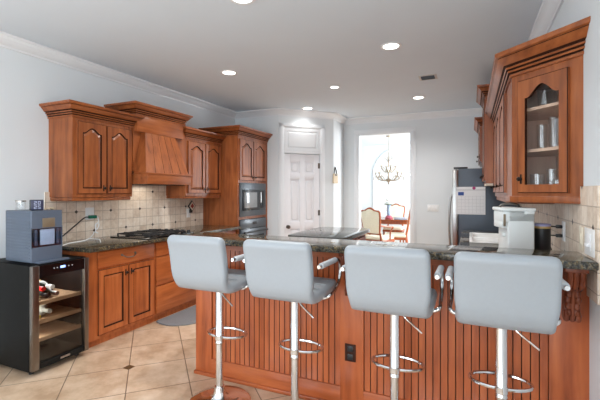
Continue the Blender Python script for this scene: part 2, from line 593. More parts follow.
def drawer_front(parent, w, h, T, mat, pull=True, name='drawer'):
    mb = MB()
    mb.box(0, w, 0, h, 0, 0.02, 0.005, T=T)
    e = 0.006   # dark glazed line round the edge
    for (a, b, c, d) in ((0.001, w - 0.001, 0.001, e), (0.001, w - 0.001, h - e, h - 0.001), (0.001, e, e, h - e), (w - e, w - 0.001, e, h - e)):
        mb.box(a, b, c, d, 0.0, 0.0155, 0, 1, T)
    d = mb.build(name, [mat, 'glaze'], parent)
    if pull:
        k = MB(); c = w / 2; y = h / 2
        k.tube([T @ p for p in catmull([(c - 0.08, y + 0.012, 0.018), (c - 0.078, y + 0.008, 0.035), (c - 0.045, y - 0.012, 0.046), (c, y - 0.016, 0.048), (c + 0.045, y - 0.012, 0.046), (c + 0.078, y + 0.008, 0.035), (c + 0.08, y + 0.012, 0.018)], 4)], 0.005, 8)
        for sx in (-1, 1):
            k.lathe([(0.013, 0), (0.012, 0.004), (0.006, 0.008)], seg=10, T=T @ Matrix.Translation((c + sx * 0.08, y + 0.012, 0.02)))
        k.build('pull', 'pewter', d)
    return d


# ------------------------------------------------------------------ the setting
H = 2.74
XW = -3.67      # left wall
XR = 0.55       # right wall
WT = 0.12

mb = MB(); mb.box(-4.2, 3.0, -6.4, 12.0, -0.1, 0.0)
struct('floor', mb, 'floor')
mb = MB(); mb.box(-4.2, 3.0, -6.4, 12.0, H, H + 0.1)
struct('ceiling', mb, 'ceiling')

mb = MB(); mb.box(XW - WT, XW, -0.5, 5.55 + WT, 0, H); mb.box(XW - WT, XW, -6.3, -3.9, 0, H); mb.box(XW - WT, XW, -3.9, -0.5, 0, 0.25); mb.box(XW - WT, XW, -3.9, -0.5, 2.55, H)  # unseen opening behind the camera, added for the left fill light
struct('wall_left', mb, 'wall')
mb = MB(); mb.box(XW, -2.85, 5.55, 5.55 + WT, 0, H)
struct('wall_corner', mb, 'wall')

# diagonal pantry wall, with its doorway cut
DG = frame((-2.85, 5.55, 0), (1, 1, 0), (1, -1, 0))   # u along the wall, n towards the room
DLEN = 0.7 * math.sqrt(2)
DU0, DU1, DZ1 = 0.10, 0.735, 2.025                       # door opening
mb = MB()
mb.box(0, DU0, 0, H, -WT, 0, T=DG); mb.box(DU1, DLEN, 0, H, -WT, 0, T=DG)
mb.box(DU0, DU1, DZ1, H, -WT, 0, T=DG)
struct('wall_pantry', mb, 'wall')
mb = MB(); mb.box(-2.15 - WT, -2.15, 6.25, 6.85 + WT, 0, H)
struct('wall_jog', mb, 'wall')

OX0, OX1, OZ = -1.87, -0.95, 2.435                        # doorway to the dining room
mb = MB()
mb.box(-2.15, OX0, 6.85, 6.85 + WT, 0, H); mb.box(OX1, XR + WT, 6.85, 6.85 + WT, 0, H)
mb.box(OX0, OX1, 6.85, 6.85 + WT, OZ, H)
struct('wall_back', mb, 'wall')
mb = MB(); mb.box(XR, XR + WT, 0.0, 6.85, 0, H); mb.box(XR, XR + WT, -6.3, -3.8, 0, H); mb.box(XR, XR + WT, -3.8, 0.0, 0, 0.25); mb.box(XR, XR + WT, -3.8, 0.0, 2.55, H)  # unseen opening behind the camera, added to go with the right fill light
struct('wall_right', mb, 'wall')

# rear wall behind the viewer: two tall unseen openings, added for the fill lights
mb = MB()
WY0, WY1 = -6.3, -6.18
mb.box(XW, XR, WY0, WY1, 0, 0.18); mb.box(XW, XR, WY0, WY1, 2.52, H)
mb.box(XW, -3.45, WY0, WY1, 0.18, 2.52); mb.box(-1.25, -0.95, WY0, WY1, 0.18, 2.52); mb.box(0.45, XR, WY0, WY1, 0.18, 2.52)
struct('wall_rear', mb, 'wall')

# dining room shell
DY = 11.0
mb = MB(); mb.box(-3.9 - WT, -3.9, 6.97, DY, 0, H)
struct('wall_dining_side', mb, 'wall')
mb = MB(); mb.box(-3.9, -2.15, 6.85, 6.97, 0, H)
struct('wall_dining_front', mb, 'wall')
mb = MB(); mb.box(1.3, 1.3 + WT, 6.97, DY, 0, H)
struct('wall_dining_far_side', mb, 'wall')
AW0, AW1, ASP, ASILL = -2.56, -1.08, 1.89, 0.55        # arched window
ACX = (AW0 + AW1) / 2; AR = (AW1 - AW0) / 2
mb = MB()
mb.box(-3.9, AW0, DY, DY + WT, 0, H); mb.box(AW1, 1.3, DY, DY + WT, 0, H); mb.box(AW0, AW1, DY, DY + WT, 0, ASILL)
NA = 28
for y in (DY, DY + WT):
    for i in range(NA):
        a0, a1 = pi - pi * i / NA, pi - pi * (i + 1) / NA
        p0 = (ACX + AR * cos(a0), ASP + AR * sin(a0)); p1 = (ACX + AR * cos(a1), ASP + AR * sin(a1))
        mb.face([(p0[0], y, p0[1]), (p1[0], y, p1[1]), (p1[0], y, H), (p0[0], y, H)])
for i in range(NA):
    a0, a1 = pi - pi * i / NA, pi - pi * (i + 1) / NA
    p0 = (ACX + AR * cos(a0), ASP + AR * sin(a0)); p1 = (ACX + AR * cos(a1), ASP + AR * sin(a1))
    mb.face([(p0[0], DY, p0[1]), (p1[0], DY, p1[1]), (p1[0], DY + WT, p1[1]), (p0[0], DY + WT, p0[1])])
struct('wall_dining_back', mb, 'wall')

# arched window: casing, frame bars, glass, blinds
mb = MB()
pts = [(AW0, DY - 0.01, ASILL)] + [(ACX + AR * cos(pi - pi * i / 24), DY - 0.01, ASP + AR * sin(pi - pi * i / 24)) for i in range(25)] + [(AW1, DY - 0.01, ASILL)]
mb.tube(pts, 0.03, 6)
win = struct('window_1', mb, 'trim')
mb = MB()
mb.box(AW0, AW1, DY + 0.03, DY + 0.07, ASP - 0.03, ASP + 0.03); mb.box(ACX - 0.03, ACX + 0.03, DY + 0.03, DY + 0.07, ASILL, ASP)
for k in (1, 2, 3):
    a = pi * k / 4
    mb.tube([(ACX, DY + 0.05, ASP), (ACX + AR * cos(a), DY + 0.05, ASP + AR * sin(a))], 0.012, 6)
mb.build('window_frame', 'trim', win)
mb = MB()
mb.face([(AW0, DY + 0.08, ASILL), (AW1, DY + 0.08, ASILL), (AW1, DY + 0.08, ASP)] + [(ACX + AR * cos(pi * i / 24), DY + 0.08, ASP + AR * sin(pi * i / 24)) for i in range(1, 24)] + [(AW0, DY + 0.08, ASP)])
mb.build('window_pane', 'pane', win)
mb = MB(); mb.box(AW0 - 0.05, AW1 + 0.05, DY - 0.05, DY + 0.02, ASILL - 0.04, ASILL, 0.008)
mb.build('window_sill', 'trim', win)
bl = thing('window_blind', 'white horizontal slat blind over the lower part of the arched window', 'blind', (ACX, DY - 0.03, ASILL))
mb = MB()
for half in ((AW0 + 0.03, ACX - 0.02), (ACX + 0.02, AW1 - 0.03)):
    z = ASILL + 0.04
    while z < ASP - 0.05:
        mb.box(half[0], half[1], -0.02, 0.02, -0.0015, 0.0015, T=Matrix.Translation((0, DY + 0.005, z)) @ Matrix.Rotation(radians(28), 4, 'X'))
        z += 0.05
mb.build('blind_slats', 'white_plastic', bl)
mb = MB(); mb.box(AW0 + 0.02, AW1 - 0.02, DY - 0.03, DY + 0.03, ASP - 0.05, ASP, 0.006)
mb.build('head_rail', 'white_plastic', bl)

# crown moulding right round the kitchen
CP = [(0, H - 0.105), (0.012, H - 0.105), (0.016, H - 0.088), (0.03, H - 0.078), (0.045, H - 0.05), (0.07, H - 0.026), (0.086, H - 0.02), (0.09, H - 0.002), (0, H - 0.002)]
mb = MB()
mb.sweep([(XW, -6.1), (XW, 5.55), (-2.85, 5.55), (-2.15, 6.25), (-2.15, 6.85), (XR, 6.85), (XR, -6.1)], CP)
struct('trim_1', mb, 'trim')
# baseboards in view
mb = MB(); BP = [(0, 0.001), (0.014, 0.001), (0.014, 0.1), (0.006, 0.12), (0, 0.12)]
mb.sweep([(XW, -6.1), (XW, 1.7)], BP)
struct('baseboard_left', mb, 'trim')
mb = MB(); mb.sweep([(-2.15, 6.25), (-2.15, 6.85), (OX0 - 0.1, 6.85)], BP); mb.sweep([(OX1 + 0.1, 6.85), (-0.3, 6.85)], BP)
struct('baseboard_back', mb, 'trim')
mb = MB(); mb.sweep([(XR, 2.3), (XR, -6.1)], BP)
struct('baseboard_right', mb, 'trim')

# dining doorway casing
CW = 0.085
mb = MB()
for y_, ins in ((6.832, 0.0), (6.826, 0.02)):
    for x0, x1 in ((OX0 - CW, OX0), (OX1, OX1 + CW)): mb.box(x0 + ins, x1 - ins, y_, 6.849, 0, OZ + (0 if ins == 0 else ins), 0.003)
    mb.box(OX0 - CW + ins, OX1 + CW - ins, y_, 6.849, OZ + ins, OZ + CW - ins, 0.003)
mb.box(OX0, OX0 + 0.012, 6.85, 6.97, 0, OZ); mb.box(OX1 - 0.012, OX1, 6.85, 6.97, 0, OZ); mb.box(OX0, OX1, 6.85, 6.97, OZ - 0.012, OZ)
struct('trim_2', mb, 'trim')

# pantry door, its casing and the panel above
mb = MB()
cu0, cu1, cz = 0.015, 0.825, 2.52
for a, b in ((cu0, DU0), (DU1, cu1)):
    mb.box(a, b, 0, cz, 0, 0.02, 0.006, T=DG); mb.box(a + 0.018, b - 0.018, 0, cz - 0.018, 0, 0.03, 0.006, T=DG)
mb.box(cu0, cu1, 2.445, cz, 0, 0.02, 0.006, T=DG); mb.box(cu0 + 0.018, cu1 - 0.018, 2.46, cz - 0.018, 0, 0.03, 0.006, T=DG)
mb.box(DU0, DU1, DZ1, 2.06, 0, 0.022, 0.006, T=DG)
struct('trim_3', mb, 'trim')
mb = MB()
tw, th = DU1 - DU0, 2.445 - 2.06
TT = DG @ Matrix.Translation((DU0, 2.06, 0.001))
L = door_frame(mb, tw, th, TT, t=0.014, fr=0.05, deep=0.012)
raised_panel(mb, tw, th, TT, L, t=0.014, fr=0.05, deep=0.012, glaze=0)
struct('trim_4', mb, ['trim', 'trim'])

mb = MB()
dw, dh = DU1 - DU0 - 0.006, DZ1 - 0.012
DT = DG @ Matrix.Translation((DU0 + 0.003, 0.006, -0.045))
st = 0.105; mid = 0.09; pw = (dw - 2 * st - mid) / 2
rows = [(0.2, 0.78), (0.9, 1.60), (1.70, 1.89)]
# frame members
mb.box(0, st, 0, dh, 0, 0.04, 0.002, T=DT); mb.box(dw - st, dw, 0, dh, 0, 0.04, 0.002, T=DT); mb.box(st + pw, st + pw + mid, 0, dh, 0, 0.04, 0.002, T=DT)
zz = [0] + [q for r in rows for q in r] + [dh]
for a, b in zip(zz[::2], zz[1::2]):
    for u0 in (st, st + pw + mid): mb.box(u0, u0 + pw, a, b, 0, 0.04, 0.002, T=DT)
for a, b in rows:
    for u0 in (st, st + pw + mid):
        mb.box(u0, u0 + pw, a, b, 0.004, 0.018, T=DT)
        mb.box(u0 + 0.028, u0 + pw - 0.028, a + 0.028, b - 0.028, 0.01, 0.034, 0.014, T=DT, seg=1)
pd = struct('door_1', mb, 'door_white')
mb = MB(); KT = DT @ Matrix.Translation((0.06, 0.82, 0.04))
mb.lathe([(0.03, 0), (0.03, 0.006), (0.012, 0.01), (0.012, 0.03), (0.026, 0.04), (0.03, 0.055), (0.02, 0.068), (0, 0.07)], seg=16, T=KT)
mb.build('door_knob', 'pewter', pd)
for z in (0.25, 1.04, 1.83):
    mb = MB(); mb.tube([DT @ Vector((dw + 0.002, z - 0.045, 0.045)), DT @ Vector((dw + 0.002, z + 0.045, 0.045))], 0.008, 8)
    mb.box(dw - 0.03, dw, z - 0.045, z + 0.045, 0.039, 0.042, T=DT)
    mb.build('hinge', 'pewter', pd)

# tile backsplashes (part of the wall finish)
def backsplash(name, mb, mat, label):
    o = mb.build(name, mat); tag(o, label, 'backsplash'); return o
mb = MB(); mb.box(XW, XW + 0.012, 2.335, 4.67, 0.87, 1.395); mb.box(XW, XW + 0.012, 3.05, 3.92, 1.395, 1.75)
backsplash('tile_backsplash', mb, 'tile_left', 'beige tile backsplash with dark diamonds behind the cooktop')
mb = MB(); mb.box(XR - 0.012, XR, 2.2, 5.4, 0.87, 1.425)
backsplash('tile_backsplash', mb, 'tile_right', 'beige stone tile backsplash under the glass-door cabinet')

# ------------------------------------------------------------------ wall cabinets of the cooktop wall
def crown_prof(z0, hgt=0.125, out=0.09):
    P = [(0, 0), (0.012, 0), (0.012, 0.012), (0.008, 0.015), (0.008, 0.019), (0.02, 0.022), (0.024, 0.03), (0.018, 0.033), (0.018, 0.037), (0.03, 0.04), (0.034, 0.048), (0.028, 0.051), (0.03, 0.055), (0.044, 0.06), (0.055, 0.075), (0.074, 0.095), (0.074, 0.099), (0.086, 0.104), (0.09, 0.112), (0.09, 0.125), (0, 0.125)]
    return [(o * out / 0.09, z0 + z * hgt / 0.125) for o, z in P]


CD = (3, 4, 7, 8, 11, 12, 15)   # glazed grooves of the crown profile
XF1 = -3.335   # wall cabinet face
def wall_cabinet(label, y0, y1, doors, zb=1.31, zt=2.09, knob_low=True):
    t = thing('wall_cabinet', label, 'cabinet', ((XW + XF1) / 2, (y0 + y1) / 2, zb), 0, 'wood wall cabinets beside the range hood')
    m = MB()
    m.box(XW, XF1, y0, y1, zb + 0.035, zt + 0.02)
    m.box(XW, XF1 - 0.012, y0 + 0.006, y1 - 0.006, zb, zb + 0.035, 0.008)
    m.build('body', 'wood', t)
    m = MB(); m.sweep([(XW, y0), (XF1, y0), (XF1, y1), (XW, y1)], crown_prof(zt), dark=CD); m.build('crown_molding', ['wood_h', 'glaze'], t)
    for (a, b, kn) in doors:
        T = frame((XF1, a, 1.378), (0, 1, 0), (1, 0, 0))
        cabinet_door(t, b - a, 2.055 - 1.378, T, 'wood', arch=0.05, fr=0.05, knob=(0.03 if kn == 'l' else b - a - 0.03, 0.055))
    return t
wall_cabinet('two-door cherry wall cabinet above the wine cooler and counter end', 2.375, 3.055, [(2.415, 2.718, 'r'), (2.733, 3.03, 'l')])
wall_cabinet('two-door cherry wall cabinet between the range hood and oven tower', 3.905, 4.665, [(3.935, 4.28, 'r'), (4.295, 4.64, 'l')])

hood = thing('range_hood', 'flared wooden range hood with crown above the gas cooktop', 'range hood', (-3.45, 3.43, 1.48))
m = MB(); m.box(XW, -3.33, 3.06, 3.90, 1.62, 2.26); m.build('back_panel', 'wood', hood)
m = MB(); m.box(-3.33, -3.28, 3.075, 3.80, 2.05, 2.26, 0.003); m.build('frieze', 'wood_h', hood)
m = MB(); m.sweep([(XW, 3.06), (-3.285, 3.06), (-3.285, 3.80), (XW, 3.80)], crown_prof(2.225, 0.125, 0.085), dark=CD); m.build('crown_molding', ['wood_h', 'glaze'], hood)
m = MB()
tp = [(-3.33, 3.17, 2.05), (-3.285, 3.19, 2.05), (-3.285, 3.66, 2.05), (-3.33, 3.68, 2.05)]
bt = [(-3.33, 3.07, 1.60), (-3.15, 3.07, 1.60), (-3.15, 3.745, 1.60), (-3.33, 3.745, 1.60)]
for i in range(4):
    j = (i + 1) % 4
    if i == 1:   # the front: five fanned boards
        for k in range(5):
            lerp = lambda a, b, f: tuple(a[q] + (b[q] - a[q]) * f for q in range(3))
            f0, f1 = k / 5 + (0.004 if k else 0), (k + 1) / 5 - (0.004 if k < 4 else 0)
            m.face([lerp(bt[1], bt[2], f0), lerp(bt[1], bt[2], f1), lerp(tp[1], tp[2], f1), lerp(tp[1], tp[2], f0)])
            if k < 4:
                g0, g1 = lerp(bt[1], bt[2], f1), lerp(bt[1], bt[2], (k + 1) / 5 + 0.004)
                h0, h1 = lerp(tp[1], tp[2], f1), lerp(tp[1], tp[2], (k + 1) / 5 + 0.004)
                gm = lerp(g0, g1, .5); hm = lerp(h0, h1, .5); gm = (gm[0] - 0.006, gm[1], gm[2]); hm = (hm[0] - 0.006, hm[1], hm[2])
                m.face([g0, gm, hm, h0], 1); m.face([gm, g1, h1, hm], 1)
    else:
        m.face([bt[i], bt[j], tp[j], tp[i]])
m.face(tp); m.face(bt[::-1])
m.build('canopy', ['wood', 'glaze'], hood)
m = MB(); m.box(XW, -3.125, 3.063, 3.765, 1.48, 1.588, 0.004); m.box(-3.33, -3.115, 3.06, 3.775, 1.585, 1.604, 0.004)
m.build('mantel_band', 'wood_h', hood)
m = MB(); m.box(-3.6, -3.2, 3.12, 3.72, 1.474, 1.482); m.build('underside_filter', 'dark_steel', hood)
ld = bpy.data.lights.new('hood_lamp', 'AREA'); ld.size = 0.3; ld.energy = 0.8; ld.color = (1, 0.93, 0.82)
lo = bpy.data.objects.new('hood_lamp', ld); lo.location = (0.0, 0, -0.015); lo.parent = hood; COL.objects.link(lo)

# oven tower
XT = -3.05
tow = thing('oven_cabinet', 'tall cherry cabinet housing the microwave and wall oven', 'cabinet', (-3.36, 5.07, 0))
m = MB()
y0, y1 = 4.675, 5.545
m.box(XW, XT, y0, y0 + 0.02, 0.1, 2.21); m.box(XW, XT, y1 - 0.075, y1, 0.1, 2.21)
m.box(XW, XT, y0 + 0.02, y1 - 0.075, 1.532, 2.21); m.box(XW, XT, y0 + 0.02, y1 - 0.075, 0.1, 0.34); m.box(XW, XW + 0.02, y0 + 0.02, y1 - 0.075, 0.34, 1.53)
m.box(XT - 0.1, XT, y0 + 0.02, y1 - 0.075, 0.995, 1.03); m.box(XW, XT - 0.07, y0, y1, 0, 0.1)
m.box(XT - 0.05, XT, y0 + 0.02, y0 + 0.034, 0.34, 1.53)
m.build('body', 'wood', tow)
m = MB(); m.sweep([(XW, y0), (XT, y0), (XT, y1)], crown_prof(2.205, 0.13, 0.1), dark=CD); m.build('crown_molding', ['wood_h', 'glaze'], tow)
for a, b, kn in ((4.70, 5.075, 'r'), (5.09, 5.465, 'l')):
    T = frame((XT, a, 1.565), (0, 1, 0), (1, 0, 0))
    cabinet_door(tow, b - a, 0.60, T, 'wood', arch=0.06, fr=0.05, knob=(0.03 if kn == 'l' else b - a - 0.03, 0.05))
T = frame((XT, 4.72, 0.13), (0, 1, 0), (1, 0, 0))
drawer_front(tow, 0.74, 0.19, T, 'wood_h')

mic = thing('microwave', 'black built-in microwave above the wall oven', 'microwave', (-3.25, 5.08, 1.035))
m = MB(); m.box(-3.5, XT + 0.002, 4.71, 5.46, 1.035, 1.528); m.box(XT, XT + 0.02, 4.705, 5.465, 1.033, 1.53, 0.006); m.build('body', 'oven_grey', mic)
m = MB(); m.box(XT + 0.018, XT + 0.034, 4.765, 5.42, 1.12, 1.43, 0.006); d = m.build('door', 'oven_black', mic)
m = MB(); m.box(XT + 0.032, XT + 0.036, 4.80, 5.16, 1.16, 1.39, 0.003); m.build('window', 'screen_grey', d)
m = MB(); m.box(XT + 0.032, XT + 0.036, 5.27, 5.40, 1.14, 1.41, 0.003); m.build('control_panel', 'black_gloss', mic)
ov = thing('wall_oven', 'dark built-in wall oven with bar handle below the microwave', 'oven', (-3.25, 5.08, 0.345))
m = MB(); m.box(-3.55, XT + 0.002, 4.71, 5.46, 0.345, 0.99); m.box(XT, XT + 0.018, 4.705, 5.465, 0.345, 0.992, 0.005); m.build('body', 'oven_black', ov)
m = MB(); m.box(XT + 0.016, XT + 0.026, 4.71, 5.46, 0.855, 0.985, 0.004); p = m.build('control_panel', 'oven_grey', ov)
m = MB(); m.box(XT + 0.026, XT + 0.028, 5.04, 5.16, 0.905, 0.945); m.build('display', 'black_gloss', p)
m = MB(); m.box(XT + 0.016, XT + 0.034, 4.71, 5.46, 0.36, 0.845, 0.006); d = m.build('door', 'oven_grey', ov)
m = MB(); m.box(XT + 0.033, XT + 0.036, 4.80, 5.37, 0.42, 0.74); m.build('window', 'black_gloss', d)
m = MB(); m.tube([(XT + 0.07, 4.74, 0.80), (XT + 0.07, 5.43, 0.80)], 0.012, 10)
for y in (4.79, 5.38): m.tube([(XT + 0.03, y, 0.80), (XT + 0.07, y, 0.80)], 0.008, 8)
m.build('handle', 'black', d)

# ------------------------------------------------------------------ base cabinets of the cooktop wall
XB = -3.09
def base_unit(label, y0, y1, fronts):
    t = thing('base_cabinet', label, 'cabinet', (-3.38, (y0 + y1) / 2, 0), 0, 'wood base cabinets of the cooktop wall')
    m = MB(); m.box(XW, XB, y0, y1, 0.06, 0.87); m.box(XW, XB - 0.03, y0, y1, 0.0, 0.06)
    m.build('body', 'base_wood', t)
    for kind, a, b, z0, z1, kn in fronts:
        T = frame((XB, a, z0), (0, 1, 0), (1, 0, 0))
        if kind == 'door': cabinet_door(t, b - a, z1 - z0, T, 'base_wood', fr=0.055, knob=(0.03 if kn == 'l' else b - a - 0.03, z1 - z0 - 0.07))
        else: drawer_front(t, b - a, z1 - z0, T, 'base_wood_h', pull=kn)
    return t
base_unit('cherry base cabinet with one drawer over two doors beside the wine cooler', 2.31, 3.122,
          [('drawer', 2.435, 3.105, 0.705, 0.85, True), ('door', 2.435, 2.765, 0.095, 0.685, 'r'), ('door', 2.775, 3.105, 0.095, 0.685, 'l')])
base_unit('cherry base cabinet of three plain drawers under the cooktop', 3.124, 3.95,
          [('drawer', 3.14, 3.935, 0.705, 0.85, True), ('drawer', 3.14, 3.935, 0.395, 0.69, False), ('drawer', 3.14, 3.935, 0.09, 0.378, False)])
base_unit('cherry base cabinet against the side of the oven tower', 3.952, 4.67,
          [('drawer', 3.97, 4.65, 0.705, 0.85, True), ('door', 3.97, 4.305, 0.095, 0.685, 'r'), ('door', 4.315, 4.65, 0.095, 0.685, 'l')])
mb = MB(); mb.box(XW + 0.012, -2.985, 2.285, 4.67, 0.87, 0.91, 0.008)
tag(mb.build('countertop', 'granite'), 'long dark granite countertop holding the gas cooktop', 'countertop')

# gas cooktop
ck = thing('gas_cooktop', 'black gas cooktop with iron grates set in the granite', 'cooktop', (-3.27, 3.33, 0.91))
CX0, CX1, CY0, CY1 = -3.52, -2.995, 2.93, 3.66
m = MB(); m.box(CX0, CX1, CY0, CY1, 0.906, 0.922, 0.005); m.build('glass_top', 'black_gloss', ck)
burn = [(-3.40, 3.09), (-3.13, 3.09), (-3.27, 3.285), (-3.40, 3.46), (-3.13, 3.46)]
for x, y in burn:
    m = MB(); m.lathe([(0.05, 0), (0.052, 0.006), (0.04, 0.012), (0.036, 0.018), (0.03, 0.022), (0, 0.023)], (x, y, 0.921), 16); m.build('burner', 'iron', ck)
for gy0, gy1 in ((3.0, 3.178), (3.182, 3.358), (3.362, 3.54)):
    m = MB(); z = 0.938
    xs = (CX0 + 0.03, CX1 - 0.03)
    for x in xs: m.box(x - 0.006, x + 0.006, gy0, gy1, z, z + 0.012, 0.002)
    for y in (gy0, gy1 - 0.012): m.box(xs[0], xs[1], y, y + 0.012, z, z + 0.012, 0.002)
    m.box(xs[0], xs[1], (gy0 + gy1) / 2 - 0.006, (gy0 + gy1) / 2 + 0.006, z + 0.004, z + 0.018, 0.002)
    for x in (-3.40, -3.13): m.box(x - 0.006, x + 0.006, gy0, gy1, z + 0.004, z + 0.018, 0.002)
    for x in xs:
        for y in (gy0 + 0.006, gy1 - 0.006): m.box(x - 0.006, x + 0.006, y - 0.006, y + 0.006, 0.92, z, 0)
    m.build('grate', 'iron', ck)
for i in range(5):
    m = MB(); m.lathe([(0.024, 0), (0.022, 0.012), (0.018, 0.03), (0, 0.031)], (-3.37 + 0.085 * i, 3.60, 0.921), 14); m.build('knob', 'black', ck)

# outlet with plugs, cords
ot = thing('wall_outlet', 'white wall outlet with a green plug above the counter end', 'outlet', (XW + 0.012, 2.80, 1.12))
m = MB(); m.box(XW + 0.012, XW + 0.018, 2.745, 2.845, 1.105, 1.232, 0.003); m.build('cover_plate', 'white_plastic', ot)
for z in (1.14, 1.195):
    m = MB(); m.box(XW + 0.017, XW + 0.021, 2.78, 2.81, z - 0.017, z + 0.017, 0.004); m.build('socket', 'white_plastic', ot)
m = MB()
m.box(XW + 0.022, XW + 0.06, 2.765, 2.85, 1.118, 1.152, 0.008)
pl = tag(m.build('power_plug', 'green_plug'), 'green plug adapter in the outlet over the counter end', 'plug')
m = MB(); m.tube(catmull([(XW + 0.045, 2.765, 1.135), (XW + 0.06, 2.70, 1.13), (XW + 0.06, 2.6, 1.06), (XW + 0.07, 2.48, 0.98), (XW + 0.12, 2.36, 0.93), (-3.42, 2.2, 0.87)], 6), 0.006, 8)
tag(m.build('cable', 'black'), 'thin black cord running from the green plug to the ice maker', 'cord')
m = MB()
c = [(XW + 0.05, 2.86, 1.14), (XW + 0.06, 2.865, 1.08), (XW + 0.055, 2.83, 1.05), (XW + 0.05, 2.85, 1.0), (XW + 0.06, 2.87, 1.05), (XW + 0.05, 2.845, 1.06), (XW + 0.055, 2.835, 0.98), (XW + 0.06, 2.86, 0.96), (XW + 0.05, 2.82, 0.975), (XW + 0.07, 2.79, 0.95), (XW + 0.1, 2.72, 0.918), (XW + 0.18, 2.6, 0.915), (XW + 0.22, 2.45, 0.915), (XW + 0.3, 2.32, 0.915), (-3.4, 2.2, 0.88)]
m.tube(catmull(c, 6), 0.0055, 8)
m.tube(catmull([(XW + 0.1, 2.72, 0.918), (XW + 0.22, 2.74, 0.915), (XW + 0.34, 2.66, 0.915), (XW + 0.42, 2.60, 0.915)], 6), 0.0045, 8)
tag(m.build('cable', 'white_plastic'), 'bundled white cord looped below the outlet onto the granite', 'cord')

od = thing('wall_outlet', 'white wall outlet below the diamond ornament near the oven tower', 'outlet', (XW + 0.012, 4.35, 1.04))
m = MB(); m.box(XW + 0.012, XW + 0.018, 4.30, 4.38, 1.035, 1.16, 0.003); m.build('cover_plate', 'white_plastic', od)
for z in (1.07, 1.125):
    m = MB(); m.box(XW + 0.017, XW + 0.021, 4.325, 4.355, z - 0.017, z + 0.017, 0.004); m.build('socket', 'white_plastic', od)
dn = thing('wall_ornament', 'small red and black diamond-shaped plug-in ornament on the tile', 'ornament', (XW + 0.03, 4.38, 1.13))
m = MB(); R45 = Matrix.Translation((XW + 0.035, 4.385, 1.195)) @ Matrix.Rotation(pi / 4, 4, 'X')
m.box(-0.008, 0.008, -0.056, 0.056, -0.056, 0.056, 0.003, T=R45); m.build('diamond_frame', 'iron', dn)
m = MB(); m.box(0.006, 0.011, -0.045, 0.045, -0.045, 0.045, 0, T=R45); m.build('cream_field', 'cream_plastic', dn)
m = MB(); m.box(0.009, 0.014, -0.026, 0.026, -0.026, 0.026, 0.002, T=R45); m.build('red_center', 'red_tile', dn)
m = MB(); m.box(XW + 0.018, XW + 0.045, 4.345, 4.395, 1.10, 1.15, 0.006); m.build('plug', 'black', dn)

# ------------------------------------------------------------------ wine cooler
FX0, FX1, FY0, FY1, FZ0, FZ1 = -3.60, -3.035, 1.815, 2.284, 0.035, 0.838
wc = thing('wine_cooler', 'black stainless wine cooler with glass door at the counter end', 'wine cooler', ((FX0 + FX1) / 2, (FY0 + FY1) / 2, 0))
m = MB(); w_ = 0.03
m.box(FX0, FX1, FY0, FY0 + w_, FZ0, FZ1, 0.004); m.box(FX0, FX1, FY1 - w_, FY1, FZ0, FZ1, 0.004)
m.box(FX0, FX1, FY0 + 0.002, FY1 - 0.002, FZ1 - 0.04, FZ1, 0.004); m.box(FX0, FX1, FY0 + 0.002, FY1 - 0.002, FZ0, FZ0 + 0.05)
m.box(FX0, FX0 + 0.04, FY0 + 0.002, FY1 - 0.002, FZ0, FZ1)
m.build('body', 'dark_steel', wc)
for x in (FX0 + 0.05, FX1 - 0.05):
    for y in (FY0 + 0.05, FY1 - 0.05):
        m = MB(); m.lathe([(0.018, 0), (0.018, 0.04)], (x, y, 0.0), 10); m.build('foot', 'black', wc)
D0, D1 = FX1 + 0.004, FX1 + 0.04
m = MB(); m.box(D0, D1, FY0 + 0.001, FY0 + 0.055, FZ0 + 0.01, FZ1 - 0.004, 0.004); m.box(D0, D1, FY1 - 0.04, FY1 - 0.001, FZ0 + 0.01, FZ1 - 0.004, 0.004)
door = m.build('door_frame', 'smoky_steel', wc)
m = MB(); m.box(D0, D1 - 0.004, FY0 + 0.055, FY1 - 0.04, FZ1 - 0.095, FZ1 - 0.006); m.build('control_panel', 'black_gloss', door)
m = MB(); m.box(D0, D1 - 0.004, FY0 + 0.055, FY1 - 0.04, FZ0 + 0.012, FZ0 + 0.055); m.build('bottom_rail', 'dark_steel', door)
m = MB(); m.box(D1 - 0.005, D1 - 0.002, 2.035, 2.075, FZ1 - 0.05, FZ1 - 0.032); m.build('display', 'led', door)
for y in (1.98, 2.005, 2.10, 2.13):
    m = MB(); m.box(D1 - 0.005, D1 - 0.002, y, y + 0.008, FZ1 - 0.046, FZ1 - 0.038); m.build('button', 'grey_print', door)
m = MB(); m.box(D1 - 0.006, D1 - 0.001, 2.035, 2.115, FZ0 + 0.027, FZ0 + 0.043, 0.002); m.build('badge', 'steel', door)
m = MB(); m.box(D0 + 0.008, D0 + 0.014, FY0 + 0.05, FY1 - 0.035, FZ0 + 0.05, FZ1 - 0.09); m.build('glass_pane', 'smoked', door)
SH = (0.53, 0.385, 0.25)
for z in SH:
    m = MB(); m.box(FX0 + 0.06, FX1 - 0.03, FY0 + 0.035, FY1 - 0.035, z, z + 0.008)
    m.box(FX1 - 0.03, FX1 - 0.008, FY0 + 0.035, FY1 - 0.035, z - 0.012, z + 0.018, 0.003); m.build('shelf', 'shelf_wood', wc)
ld = bpy.data.lights.new('cooler_lamp', 'AREA'); ld.size = 0.25; ld.energy = 2.5; ld.color = (0.95, 0.97, 1)
lo = bpy.data.objects.new('cooler_lamp', ld); lo.parent = wc; lo.location = (0.05, 0, FZ1 - 0.05); COL.objects.link(lo)
ld = bpy.data.lights.new('cooler_fill_strip', 'AREA'); ld.shape = 'RECTANGLE'; ld.size = 0.02; ld.size_y = 0.6; ld.energy = 3.0; ld.color = (0.97, 0.98, 1)  # added strip light to brighten the bottles below the top shelf
lo = bpy.data.objects.new('cooler_fill_strip', ld); lo.parent = wc; lo.location = (0.262, -0.195, 0.42); lo.rotation_euler = (pi / 2, 0, radians(40)); COL.objects.link(lo)

